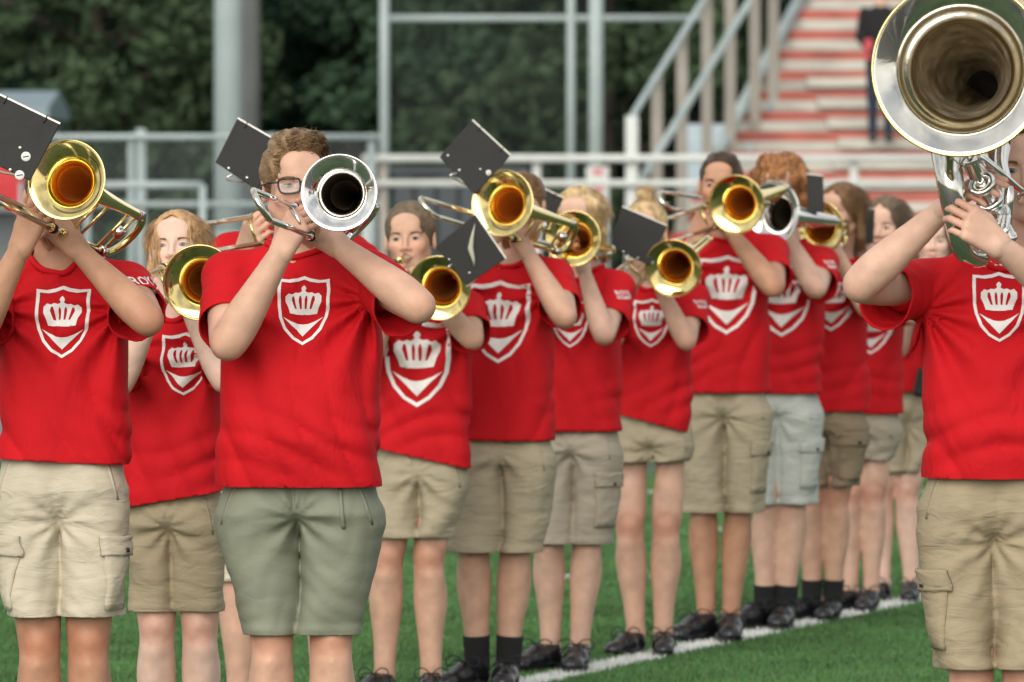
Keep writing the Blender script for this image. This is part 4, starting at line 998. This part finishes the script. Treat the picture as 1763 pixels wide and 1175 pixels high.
xm = (a[0] + b_[0])/2; Q = [(a[0], d, b_[2]), (b_[0], d, b_[2]), (b_[0], d + 2, b_[2]), (a[0], d + 2, b_[2])]
mk('roof', (Q + [(xm, d + 1, a[2] + .35)], [(0, 1, 4), (1, 2, 4), (2, 3, 4), (3, 0, 4)]), REDC, r_, False)
mk('valance', (Q + [(x, y, z - .18) for x, y, z in Q], [(0, 4, 5, 1), (1, 5, 6, 2), (2, 6, 7, 3), (3, 7, 4, 0)]), REDC, r_, False)
for x, y, z in Q: mk('leg', tube((x, y, -.01), (x, y, z), .018), GALV, r_)
TARPM = material('grey_tarp', (.13, .15, .15), .8, var=.15, vscale=3); r_ = mk('equipment_box', box(a[0], b_[0] + .25, d + .5, d + 1.4, .001, b_[2] - .25), TARPM, None, False, loc=(xm, d + 1, 0)); bevel(r_, .05, 3); tag(r_, 'grey tarpaulin covered equipment box under the red canopy', 'equipment box')
# netting frame behind the field
d = 96; r_ = empty('netting_frame', (at(840, 0, d)[0], d, 0)); tag(r_, 'tall pale steel netting frame in front of the trees', 'netting frame')
for px, w in ((662, 17), (983, 15), (1026, 25)): post('post', px, w, -300, d, GALV, r_)
zt_ = at(0, 32, d)[2]; xa, xb = at(662, 0, d)[0], at(1215, 0, d)[0]; mk('cross_rail', tube((xa, d + .03, zt_), (xb, d + .03, zt_), .042), GALV, r_); zt2 = at(0, -300, d)[2]; mk('top_rail', tube((xa, d, zt2), (xb, d, zt2), .042), GALV, r_)
o = mk('net', chain(xa, at(1026, 0, d)[0], .1, zt2, d + .10, .075, .0034), NET, r_); o['kind'] = 'stuff'
# white front guard rail
d = 83; r_ = empty('guard_rail', (at(1100, 0, d)[0], d, 0)); tag(r_, 'white two bar guard rail running in front of the bleachers', 'guard rail'); xa, xb = at(624, 0, d)[0], at(1850, 0, d)[0]
for py, w in ((273, 14), (316, 12)): z_ = at(0, py, d)[2]; mk('rail', tube((xa, d, z_), (xb, d, z_), w/2/FPX*d), WHITEP, r_)
for px in (630, 924, 1470, 1760): post('post', px, 15, 268, d + .09, WHITEP, r_)
post('post', 660, 15, 275, d + .09, TAN, r_); post('end_post', 1088, 23, 200, d + .12, WHITEP, r_)
# dark vehicle-like equipment trailer behind the rail
d = 90; DKB = material('dark_blue_grey_panel', (.035, .048, .058), .45, var=.25, vscale=1.5); r_ = empty('equipment_trailer', (at(790, 0, d)[0], d, 0)); tag(r_, 'dark blue grey trailer behind the white guard rail', 'trailer')
xa, xb, zt_ = at(676, 0, d)[0], at(905, 0, d)[0], at(0, 288, d)[2]; nP = 6
for i in range(nP):
    w = (xb - xa)/nP; o = mk('side_panel', box(xa + w*i + .012, xa + w*(i + 1) - .012, d, d + .05, .42, zt_ - .08 - .1*(i % 2)), DKB, r_, False); bevel(o, .02)
mk('roof', box(xa - .03, xb + .03, d - .03, d + 1.6, zt_ - .07, zt_), DKB, r_, False); mk('box_body', box(xa + .01, xb - .01, d + .06, d + 1.57, .4, zt_ - .075), DKB, r_, False)
for px in (730, 850):
    for y_ in (d + .12, d + 1.2): mk('wheel', lathe((at(px, 0, d)[0], y_, .30), (0, 1, 0), [(0, .12), (0, .28), (.02, .30), (.18, .30), (.2, .28), (.2, .12)], 28, True), RUBBER, r_)
# white notice board with pale red print
d = 84.2; SIGNW = material('white_sign_board', (.62, .62, .60), .6, var=.06); PINK = material('pale_red_print', (.55, .22, .22), .7); r_ = empty('notice_board', (at(1035, 0, d)[0], d, 0)); tag(r_, 'white notice board with faded red marks behind the blond player', 'sign')
a, b_ = at(1010, 287, d), at(1048, 400, d); mk('panel', box(a[0], b_[0], d, d + .03, b_[2], a[2]), SIGNW, r_, False)
for py in (296, 328): c_ = at(1029, py, d - .004); mk('print_patch', boxf(c_, (.055, 0, 0), (0, .002, 0), (0, 0, .035)), PINK, r_, False)
for px in (1012, 1046): mk('leg', tube((at(px, 0, d)[0], d + .05, -.01), (at(px, 0, d)[0], d + .05, a[2]), .02), GALV, r_)
# bleachers
d0 = 87.0; r_ = empty('bleachers', (at(1500, 0, d0)[0], d0 + 3, 0)); tag(r_, 'aluminium bleachers with red risers at the upper right', 'bleachers')
bd = unit(V3(math.cos(.035), math.sin(.035), 0)); nbk = V3(-bd[1], bd[0], 0)
for i in range(-7, 14):
    yy = 306 - 34.9*i; dd = d0 + .62*(i); xl = 1209 + 19.3*i; p = at(xl, yy, dd); s_ = FPX/dd; Lh = 3.4
    if p[2] < .08: continue
    c_ = p + bd*Lh; mk('riser', boxf(c_ + V3(0, .10, 0), bd*Lh, nbk*.012, V3(0, 0, 13.5/s_/2 + .02)), REDP, r_, False)
    pw = at(xl - 4, yy + 17.5, dd); mk('tread_plank', boxf(pw + bd*Lh + V3(0, .06, 0), bd*(Lh + .02), nbk*.13, V3(0, 0, 19.5/s_/2)), ALU, r_, False)
    if i in (0, 1, 2, 3, 4, 5):
        pb = at(1470 - 18*i if i > 1 else 1425, yy + 14, dd - .12); mk('bench_seat', boxf(pb + bd*1.9 + V3(0, -.12, .02), bd*1.85, nbk*.12, V3(0, 0, .055)), ALU, r_, False)
        for q in (.5, 2.2): mk('bench_bracket', boxf(pb + bd*q + V3(0, -.10, -.09), bd*.03, nbk*.03, V3(0, 0, .075)), GALV, r_, False)
st0, st1 = at(1236, 262, d0 + .4), at(1400, -45, d0 + 6.2); mk('stringer', sweep([st0, st1], .07, 8), GALV, r_)
for i in range(5):
    y_ = d0 + .8 + 1.6*i; x_ = at(1290 + 36*i, 0, y_)[0]; z_ = at(0, 245 - 70*i, y_)[2]; mk('frame_leg', tube((x_, y_, -.01), (x_, y_, z_), .035), GALV, r_)
for i in range(3):
    x_ = at(1760 + 60*i, 0, d0 + 3)[0]; mk('frame_leg', tube((x_, d0 + 2 + i, -.01), (x_, d0 + 2 + i, 2.2 + .3*i), .035), GALV, r_)
r_ = empty('stair_railing', (at(1180, 0, d0)[0], d0, 0)); tag(r_, 'sloping pale steel stair railing with tan posts beside the bleachers', 'railing')
mk('handrail', sweep([at(1088, 205, 83.3), at(1094, 192, 83.6), at(1212, 0, 86.6), at(1300, -145, 89)], .036, 10), GALV, r_)
mk('mid_rail', sweep([at(1100, 318, 83.3), at(1292, 0, 88), at(1380, -145, 90)], .042, 10), GALV, r_)
for px, y0_, y1_, dd in ((1131, 132, 420, 84.6), (1174, 62, 420, 85.7), (1217, -8, 420, 86.8), (1257, -75, 420, 87.8), (1299, -145, 420, 88.8), (1331, -200, 420, 89.6)):
    a = at(px, y0_, dd); mk('baluster', boxf((a[0], dd, (a[2] + .0)/2), (.058, 0, 0), (0, .05, 0), (0, 0, a[2]/2)), TAN, r_, False)
BOXM = material('pale_blue_box', (.42, .52, .58), .6); a, b_ = at(1180, 214, 92), at(1262, 262, 92); r_ = empty('storage_cabinet', ((a[0] + b_[0])/2, 92, 0)); tag(r_, 'pale blue cabinet behind the stair railing', 'cabinet')
mk('cabinet_body', box(a[0], b_[0], 92, 92.5, .02, a[2]), BOXM, r_, False)
for q in (.25, .75): x_ = a[0] + (b_[0] - a[0])*q; o = mk('cabinet_door', box(x_ - .11, x_ + .11, 91.975, 91.997, .12, a[2] - .05), BOXM, r_, False)

# spectator standing on the bleachers
def spectator():
    d = 87.6; c = at(1516, 246, d); r_ = empty('person', c); tag(r_, 'standing spectator in black top and dark jeans on the bleachers', 'person')
    G = Grid(c - (.45, .3, .02), c + (.45, .3, 1.85), .018); P = lambda x, y, z: c + V3(x, y, z)
    for s in (-1, 1):
        G.cap(P(s*.08, 0, .9), P(s*.085, 0, .48), .075, .055, .03); G.cap(P(s*.085, 0, .48), P(s*.085, .02, .08), .052, .038, .03); G.cap(P(s*.085, .02, .06), P(s*.09, -.12, .04), .04, .035, .02)
        G.cap(P(s*.17, 0, 1.40), P(s*.22, 0, 1.14), .05, .04, .03); G.cap(P(s*.22, 0, 1.14), P(s*.13, -.16, .98), .038, .028, .03); G.cap(P(s*.13, -.16, .98), P(s*.09, -.20, .95), .03, .02, .02)
    G.ell(P(0, 0, 1.22), (.165, .105, .27), None, .04); G.ell(P(0, 0, .95), (.155, .11, .13), None, .04); G.cap(P(0, .0, 1.42), P(0, -.01, 1.56), .052, .05, .02); G.ell(P(0, -.01, 1.66), (.072, .09, .11), None, .02); G.ell(P(0, -.10, 1.65), (.012, .02, .02), None, .01)
    V, F = G.nets(1); b_ = mk('body', (V, F), SKIN['fair'], r_); colour_attr(b_, np.ones((len(V), 3)))
    def wrap(name, z0, z1, xr, off, mat):
        Vn = vert_normals(V, F); l = V - c; Fq = F[((l[F].mean(1)[:, 2] > z0) & (l[F].mean(1)[:, 2] < z1) & (np.abs(l[F].mean(1)[:, 0]) < xr))]; o = mk(name, (V + Vn*off, Fq), mat, r_); solidify(o, .006)
    wrap('shoes', -.1, .10, .3, .012, LEATHER); wrap('jeans', .10, .99, .19, .010, material('dark_blue_denim', (.012, .022, .045), .85, var=.2)); wrap('black_top', .93, 1.47, .40, .016, material('black_knit', (.008, .008, .009), .9))
    G = Grid(c + (-.2, -.2, 1.5), c + (.2, .25, 1.9), .015); G.ell(P(0, .02, 1.70), (.085, .10, .10), None, .02); G.ell(P(0, -.10, 1.62), (.06, .07, .10), None, .02, op=lambda a, b_, kk: smax(a, -b_, kk)); mk('hair', G.nets(1), HAIRM['brown'], r_)
    o = boxf(c + V3(-.135, -.17, 1.0), (.045, 0, .01), (0, .03, 0), (-.01, 0, .11)); o = mk('red_bag', o, material('coral_red_bag', (.55, .07, .09), .7), None, False, loc=c + V3(-.135, -.17, .9)); bevel(o, .02, 3); tag(o, 'small coral red bag held by the spectator on the bleachers', 'bag')
spectator()

# ------------------------------------------------------------------ the band
NL, NR = (.62, -.62, -.25), (-.35, -.85, .15)
def player(key, s, H, xc, label, mouth, tb=None, elL=None, elR=None, nL=NL, nR=NR, cL=66, cR=60, offL=(0, 0, 0), offR=(0, 0, 0), aimL=(0, 0, 0), aimR=(0, 0, 0), grips=None, **kw):
    d = FPX/s; M = at(mouth[0], mouth[1], d - .115); t = None
    if tb:
        tb = dict(tb); t = trombone(M, tb.pop('bell'), d, tb.pop('R'), tb.pop('yaw'), tb.pop('pitch'), tb.pop('S', (40, 34)), s, tb.pop('metal', GOLD), tb.pop('label'), **tb)
        gl, gr = t['gripL'], t['gripR']
    elif grips: gl, gr = grips
    else: gl = gr = None
    aL = dict(grip=gl, elbow=elL, n=nL, curl=cL, off=offL, aim=aimL) if elL and gl is not None else None
    aR = dict(grip=gr, elbow=elR, n=nR, curl=cR, off=offR, aim=aimR) if elR and gr is not None else None
    p = person(key, s, H, xc, label, mouth=mouth, armL=aL, armR=aR, **kw); p['t'] = t; return p

p1 = player('p1', 690, 1.77, 106, 'leftmost player in red shirt and pale shorts with a cargo pocket', (84, 379),
  tb=dict(bell=(115, 310), R=.0975, yaw=16, pitch=9, S=(43, 30), label='brass trombone of the leftmost player, bell below the big black folder', ext=.05),
  elL=(219, 520), elR=(-28, 560), skin='tan', yaw=4, head=(6, 6, 0), hair=('crop', 'dark'), tor=(.172, .165, .163), dep=.12, su=.165, hem=794, tilt=-.05, hip=.168, shem=1060,
  knees=(68, 152), legw=.083, hemw=.083, slv=.145, txt=.72, short='pale', crest=(99, 556, .178), pocket=2, face=False)
p2 = player('p2', 640, 1.60, 302, 'girl with long strawberry blond hair standing left of the boy with glasses', (296, 455),
  tb=dict(bell=(345, 487), R=.0985, yaw=8, pitch=-4, S=(20, 46), label='brass trombone of the strawberry blond girl, half hidden by a red sleeve', ext=.03),
  elL=(372, 640), elR=(203, 668), skin='pale', fem=True, yaw=14, head=(8, 14, -3), hs=.95, hair=('long', 'strawberry'), eyes=(.14, .17, .18), tor=(.142, .128, .140), dep=.105, su=.140, hem=858, tilt=.17, hip=.138, shem=1052,
  knees=(270, 344), legw=.068, hemw=.063, short='tan', crest=(298, 628, .166), arm=.84, leg=.92)
def drawstring(q):
    o = at(587, 845, FPX/690 - .3); pts = [(o[0] + .001*i, 1.62 - (838 + 68*i/10 - HZ)/690) for i in range(11)]; P2 = np.array([((x - q['C'][0]), z) for x, z in pts])
    Q = np.vstack([P2 - (.004, 0), P2 + (.004, 0)]); F = []
    for i in range(10): F += [(i, i+1, 12+i), (i, 12+i, 11+i)]
    V, F = project(Q, np.array(F), q['sb'], q['C'], q['r'], q['up'], q['b'], .006, 1.0); o = mk('drawstring', (V, F), q['m'], q['so']); solidify(o, .004)
p3 = player('p3', 690, 1.80, 516, 'boy with glasses in olive green shorts at front centre', (523, 364),
  tb=dict(bell=(584, 332), R=.0925, yaw=8, pitch=4, S=(25, 43), metal=SILVER, slide=SILVER, label='silver trombone of the boy with glasses, bell beside his face', ext=.03, fwd=.31),
  elL=(704, 510), elR=(386, 598), slv=.185, nL=(.55, -.75, -.2), nR=(-.5, -.8, .2), skin='warm', yaw=3, head=(-9, 3, -2), hs=1.06, hair=('short', 'sandy'), eyes=(.10, .11, .09), tor=(.198, .195, .203), dep=.135, belly=.04, su=.178, hem=836, hip=.214, shem=1092,
  knees=(468, 570), legw=.108, hemw=.068, short='olive', crest=(518, 536, .170), arm=1.10, leg=1.02, trib=drawstring, gaze=(.002, -.001), eyeopen=.9)
def glasses(p):
    hc, R, k = p['hc'], p['R'], p['k']; P = lambda x, y, z: hc + R @ (np.array([x, y, z])*k); r_ = p['root']; g = empty('glasses', P(0, -.12, 0)); tag(g, 'black rectangular glasses worn by the boy in olive shorts', 'glasses')
    for s in (-1, 1):
        pts = [(s*.008, .010), (s*.014, .0165), (s*.046, .0170), (s*.057, .012), (s*.056, -.006), (s*.047, -.0165), (s*.018, -.0165), (s*.009, -.008)]
        loop = [P(x, -.112 + 6.5*max(0, abs(x) - .01)**2, z - .002) for x, z in smooth_poly(pts, 4)]; mk('rim', sweep(loop, .0019*k, 6, closed=True), FRAME, g)
        cc = np.mean(loop, 0); mk('lens', (loop + [cc], [(i, (i + 1) % len(loop), len(loop)) for i in range(len(loop))]), GLASS, g); solidify(g.children[-1], .0012, 0)
        mk('temple', sweep([P(s*.056, -.097, .008), P(s*.078, -.080, .008), P(s*.084, .0, .008), P(s*.084, .022, -.008)], .0021*k, 6), FRAME, g)
    mk('bridge', sweep([P(-.0095, -.112, .006), P(0, -.116, .008), P(.0095, -.112, .006)], .0018*k, 6), FRAME, g)
glasses(p3)
p4 = player('p4', 580, 1.84, 498, 'player mostly hidden behind the boy with glasses, only shoulders and hand showing', (508, 362),
  tb=dict(bell=(553, 334), R=.095, yaw=19, pitch=-3, S=(14, 40), label='brass trombone pointing left above the strawberry blond girl', ext=.22, back=-.08),
  elL=(640, 470), elR=(398, 470), skin='warm', yaw=8, head=(10, 0, 0), hair=('crop', 'sandy'), tor=(.18, .17, .17), su=.178, hem=760, hip=.16, shem=1000, knees=(411, 560), ankles=(412, 555), legw=.08, short='pale', face=False, fine=.009)
p5 = player('p5', 536, 1.60, 726, 'girl with pulled back hair right of the boy with glasses, mouthpiece at her lips', (699, 443),
  tb=dict(bell=(756, 496), R=.1005, yaw=13, pitch=-6, S=(24, 34), label='brass trombone of the girl with pulled back hair, black folder beside its bell'),
  elL=(812, 583), elR=(640, 600), skin='mid', fem=True, yaw=8, head=(9, 4, -3), hs=1.04, hair=('back', 'ash'), eyes=(.05, .035, .022), tor=(.155, .152, .158), dep=.11, su=.148, hem=788, tilt=-.22, hip=.152, shem=925,
  knees=(668, 738), ankles=(662, 742), legw=.080, hemw=.074, short='khaki', crest=(710, 626, .282), arm=.86, leg=.96, fine=.008)
p6 = player('p6', 527, 1.72, 872, 'player in tall black socks hidden behind a brass bell and grey folder', (884, 388),
  tb=dict(bell=(865, 350), R=.106, yaw=24, pitch=7, S=(30, 30), label='brass trombone with slide reaching left over the girl with pulled back hair', ext=.02),
  elL=(944, 502), elR=(775, 480), skin='mid', yaw=14, head=(14, 4, 0), hair=('crop', 'brown'), tor=(.168, .165, .160), su=.162, hem=758, hip=.165, shem=950, knees=(815, 888), ankles=(822, 874), legw=.088, hemw=.086, short='khaki', crest=(846, 555, .268), sock=.28, fine=.008, face=False, leg=1.0)
p7 = player('p7', 507, 1.66, 995, 'blond player in grey khaki cargo shorts and low black shoes', (986, 410),
  tb=dict(bell=(987, 411), R=.092, yaw=14, pitch=4, S=(30, 30), label='brass trombone covering the face of the blond player'),
  elL=(1034, 574), elR=(900, 560), skin='fair', yaw=18, head=(12, 4, 0), hair=('side', 'blond'), tor=(.150, .148, .148), su=.142, hem=742, hip=.155, shem=936, knees=(946, 1012), ankles=(948, 998), legw=.082, hemw=.080, short='beige', crest=(968, 557, .165), pocket=1, arm=.88, leg=.96, txt=.5, fine=.008, face=False)
p8 = player('p8', 490, 1.60, 1124, 'girl with a blond top bun in short khaki shorts', (1106, 432),
  tb=dict(bell=(1159, 462), R=.099, yaw=14, pitch=-10, S=(30, 30), label='brass trombone of the girl with the top bun'),
  elL=(1184, 590), elR=(1050, 590), skin='warm', fem=True, yaw=10, head=(6, 2, 0), hair=('bun', 'blond'), tor=(.150, .140, .146), dep=.105, su=.142, hem=728, tilt=-.26, hip=.148, shem=794, knees=(1084, 1147), ankles=(1095, 1142), legw=.077, hemw=.077, short='khaki', txt=.5, crest=(1113, 557, .168), arm=.84, leg=.95, fine=.008, face=False)
p9 = player('p9', 475, 1.80, 1253, 'tall short haired boy in khaki cargo shorts, taller than his neighbours', (1236, 348),
  tb=dict(bell=(1268, 352), R=.1035, yaw=20, pitch=-6, S=(16, 36), label='brass trombone of the tall short haired boy', ext=.03),
  elL=(1326, 488), elR=(1165, 470), skin='tan', yaw=12, head=(8, 2, 0), hair=('crop', 'dark'), eyes=(.05, .04, .03), tor=(.165, .158, .150), su=.162, hem=676, hip=.165, shem=882, knees=(1211, 1272), ankles=(1216, 1258), legw=.090, hemw=.083, short='khaki', crest=(1243, 508, .285), pocket=1, fine=.008, leg=.95)
p10 = player('p10', 462, 1.74, 1349, 'curly ginger haired boy in pale stone shorts behind the tall boy', (1340, 356),
  tb=dict(bell=(1330, 367), R=.116, yaw=36, pitch=4, back=-.08, S=(30, 30), metal=SILVER, label='silver trombone half hidden behind the tall boy\'s brass bell'),
  elL=(1410, 506), elR=(1270, 480), skin='fair', yaw=20, head=(6, 4, 0), hair=('curly', 'ginger'), eyes=(.06, .05, .04), tor=(.150, .145, .140), su=.15, hem=677, hip=.150, shem=868, knees=(1322, 1365), ankles=(1317, 1352), legw=.086, hemw=.082, short='stone', txt=.5, crest=(1333, 516, .275), pocket=1, sock=.24, fine=.009)
p11 = player('p11', 453, 1.66, 1436, 'player with long brown hair in brown cargo shorts', (1425, 396),
  tb=dict(bell=(1408, 392), R=.10, yaw=20, pitch=-2, back=.0, S=(30, 30), label='brass trombone behind the curly haired boy, mostly in shade'),
  elL=(1480, 520), elR=(1385, 520), skin='mid', fem=True, yaw=26, head=(32, 2, 0), hair=('medium', 'brown'), eyes=(.05, .04, .03), tor=(.135, .130, .130), su=.14, hem=708, hip=.135, shem=836, knees=(1399, 1441), ankles=(1398, 1434), legw=.074, hemw=.074, short='brown', crest=(1413, 516, .24), pocket=1, sock=.24, fine=.009, arm=.88, leg=.92)
p12 = player('p12', 443, 1.61, 1500, 'player with ash brown hair in beige shorts left of the tuba player\'s elbow', (1512, 418),
  grips=(at(1487, 432, FPX/443 - .33), at(1466, 432, FPX/443 - .33)),
  elL=(1565, 540), elR=(1470, 540), skin='fair', fem=True, yaw=24, head=(20, 0, 0), hair=('medium', 'ash'), eyes=(.06, .05, .04), tor=(.125, .118, .120), su=.13, hem=712, hip=.122, shem=792, knees=(1466, 1504), ankles=(1464, 1500), legw=.066, hemw=.066, short='beige', crest=(1484, 566, .20), fine=.009, arm=.85, leg=.88)
d13 = FPX/433; g13 = at(1576, 500, d13 - .28)
p13 = player('p13', 433, 1.55, 1568, 'last player of the row in khaki shorts beside the tuba player\'s arm', (1606, 440), grips=(g13 + V3(.05, 0, 0), g13),
  elL=(1612, 560), elR=(1545, 560), skin='pale', fem=True, yaw=16, head=(4, 0, 0), hair=('medium', 'ash'), eyes=(.06, .05, .04), tor=(.122, .115, .120), su=.125, hem=674, hip=.122, shem=812, knees=(1516, 1561), ankles=(1520, 1570), legw=.066, hemw=.066, short='khaki', fine=.009, arm=.85, leg=.92)

# ------------------------------------------------------------------ tuba player and tuba
d14 = FPX/740
def tuba():
    R = .196; a = trombone_axis(8, 3); B = at(1652, 118, d14 - .62); root = empty('tuba', at(1650, 420, d14 - .35)); tag(root, 'large silver marching tuba with wide bell at upper right', 'tuba')
    cx_ = np.array([0, .006, .014, .024, .036, .050, .070, .10, .15, .22, .30, .40, .50, .62]); cr_ = np.array([1, .935, .86, .775, .72, .69, .60, .56, .51, .45, .385, .31, .245, .19])*R
    xs = np.concatenate([np.linspace(0, .09, 30), np.linspace(.10, .62, 28)]); rs = np.interp(xs, cx_, cr_)
    for _ in range(3): rs[1:-1] = (rs[:-2] + 2*rs[1:-1] + rs[2:])/4
    inner = [(-x, r_ - .001) for x, r_ in zip(xs[::-1], rs[::-1])]; outer = [(-x - .001, r_ + .001) for x, r_ in zip(xs, rs)]
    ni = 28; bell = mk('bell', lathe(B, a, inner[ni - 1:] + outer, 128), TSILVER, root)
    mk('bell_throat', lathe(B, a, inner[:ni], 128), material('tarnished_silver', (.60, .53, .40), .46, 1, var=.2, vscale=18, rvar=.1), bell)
    mk('throat_end', lathe(B, a, [(-.70, .002), (-.68, .030), (-.619, .0375)], 48), material('painted_throat_shade', (.03, .025, .02), .9), bell)  # added dark cap: its colour stands for the shade deep inside the throat
    u, w_, _ = frame(a); mk('bell_rim', sweep([B + (R + .001)*(math.cos(t)*u + math.sin(t)*w_) for t in np.linspace(0, 2*np.pi, 128, endpoint=False)], .0035, 8, closed=True), material('brass_rim', (.75, .58, .25), .2, 1), bell)
    dz = d14 - .42
    T = lambda px, py, dd=0: at(px, py, dz + dd)
    pth = bez([B - a*.705, B - a*.76 + V3(0, .02, -.02), T(1660, 180, .28), T(1628, 235, .10), T(1634, 300, .0), T(1645, 370, -.0), T(1652, 412, .01), T(1664, 438, .04), T(1688, 446, .07), T(1706, 428, .08)], 48)
    t = np.linspace(0, 1, len(pth)); mk('main_bow', sweep(pth, np.interp(t, [0, .25, .45, .7, 1], [.038, .036, .032, .025, .016]), 24), TSILVER, root)
    vc = T(1702, 345, .05)
    for i, (px, py) in enumerate(((1690, 318), (1703, 345), (1716, 372))):
        c0 = T(px, py, .02 + .03*i); ax = unit(V3(.45, .35, -.8)); v = mk('valve', lathe(c0 - ax*.075, ax, [(0, .010), (.001, .0195), (.012, .0205), (.014, .0185), (.13, .0185), (.132, .0205), (.145, .0195), (.15, .01)], 24, True), SILVER, root)
        mk('valve_stem', tube(c0 - ax*.075, c0 - ax*.105, .0035), NICKEL, v); mk('valve_button', lathe(c0 - ax*.112, ax, [(0, .004), (.001, .0105), (.005, .0105), (.006, .004)], 18, True), NICKEL, v)
        for q in (0,):
            p0 = c0 + ax*(.02*q); lp = [p0 + V3(.0, -.02, 0) + unit(V3(1, 0, .5))*(.024 + .012*q)*math.cos(tt) + V3(.2, -.4, -.75)*(.022 + .008*q)*math.sin(tt) for tt in np.linspace(0, 2*np.pi, 24, endpoint=False)]
            mk('valve_loop', sweep(lp, .0092, 12, closed=True), SILVER, v)
    for q in range(3):
        pts = [T(1722 + 6*q, 372, .03), T(1712 + 9*q, 400, .0), T(1704 + 8*q, 432, .03), T(1716 + 9*q, 452, .08)]; mk('valve_tubing', sweep(bez(pts, 18), .0085, 12), SILVER, root)
    pts = [T(1728, 250, .22), T(1724, 285, .16), T(1735, 330, .12), T(1732, 400, .12)]; mk('branch_tube', sweep(bez(pts, 18), np.linspace(.018, .012, 19), 14), SILVER, root)
    mp = at(1763, 338, d14 - .125); lead = bez([T(1676, 262, .05), T(1694, 276, .05), T(1726, 302, .08), T(1752, 324, .16), mp + V3(-.004, -.07, .012)], 24)
    mk('lead_pipe', sweep(lead, np.linspace(.0125, .0075, len(lead)), 14), SILVER, root); mk('lead_brace', tube(T(1692, 282, .04), T(1742, 336, .16), .0035), SILVER, root)
    mk('mouthpiece', lathe(mp, V3(-.05, -1, .12), [(-.002, .012), (-.004, .016), (-.002, .0195), (.003, .020), (.012, .018), (.03, .014), (.045, .008), (.075, .0065)], 28, True), SILVER, root)
    return T
TT = tuba()
p14 = player('p14', 740, 1.79, 1712, 'tuba player in tan cargo shorts at the right edge, arms raised', (1768, 340), grips=(TT(1640, 366, -.012), TT(1676, 316, .03)),
  elL=(1838, 520), elR=(1474, 500), nL=(.15, -.98, .15), nR=(-.45, -.25, .85), cL=(36, 42, 46, 50), cR=(20, 22, 26, 32), offL=(.036, -.050, -.022), aimL=(0, -.052, 0), offR=(0, .05, 0), skin='fair', yaw=2, head=(6, 2, -3), hs=1.04, hair=('short', 'brown'), eyes=(.09, .13, .16), tor=(.180, .172, .168), dep=.125, belly=.02, su=.168, hem=822, hip=.180, shem=1150,
  knees=(1672, 1764), legw=.092, hemw=.084, short='tan', crest=(1722, 530, .160), pocket=2, arm=1.02)

# ------------------------------------------------------------------ music folders and the case on the far player's hip
folder([(-14, 157), (104, 214), (52, 312), (-66, 256)], FPX/690 - .50, 'large black flip folder with two white badges at the left edge', badges=((.80, .68, .0118), (.84, .98, .0118), (.68, .60, .0045), (.70, .97, .0045)), att=p1['t']['lyre'])
folder([(409, 204), (482, 246), (443, 328), (371, 280)], FPX/580 - .36, 'black flip folder behind the hair of the boy with glasses', badges=((.30, .97, .0045), (.72, .95, .0045)), att=p4['t']['lyre'])
folder([(813, 207), (879, 268), (818, 336), (757, 271)], FPX/527 - .48, 'dark grey flip folder standing on its corner above a brass bell', badges=((.90, .56, .0085), (.10, .86, .0042), (.45, .92, .0042), (.74, .62, .0038)), att=p6['t']['lyre'])
folder([(903, 309), (970, 341), (944, 398), (876, 368)], FPX/507 - .40, 'black flip folder between a brass bell and the blond hair', badges=((.86, .86, .0080), (.60, .80, .004)), att=p7['t']['lyre'])
folder([(818, 369), (871, 446), (803, 492), (750, 424)], FPX/536 - .52, 'black flip folder with a pale slit beside the lowest brass bell', badges=((.35, .93, .0035), (.78, .75, .0035)), spine=((818, 385), (813, 408), (810, 428), (815, 446), (817, 460)), rings=False, att=p5['t']['lyre'])
folder([(1071, 356), (1148, 389), (1120, 458), (1050, 426)], FPX/490 - .46, 'plain black flip folder covering the face of the girl with the bun', badges=((.30, .97, .0035), (.62, .97, .0035)), rings=False, att=p8['t']['lyre'])
folder([(1388, 300), (1417, 303), (1419, 366), (1392, 366)], FPX/462 - .30, 'narrow black flip folder beside the curly ginger hair', rings=False, att=p10['t']['lyre'])
folder([(1458, 362), (1506, 360), (1504, 420), (1456, 420)], FPX/443 - .36, 'black flip folder in front of the player with ash brown hair', rings=False, att=at(1480, 434, FPX/443 - .33))
def hip_case():
    c = at(1592, 660, d13 - .22); o = mk('carry_case', boxf(c, (.036, .0, -.008), (0, .06, 0), (.012, 0, .056)), BLACKPL, None, False, loc=c); bevel(o, .012, 3); tag(o, 'small black case at the hip of the last player in the row', 'case')
hip_case()
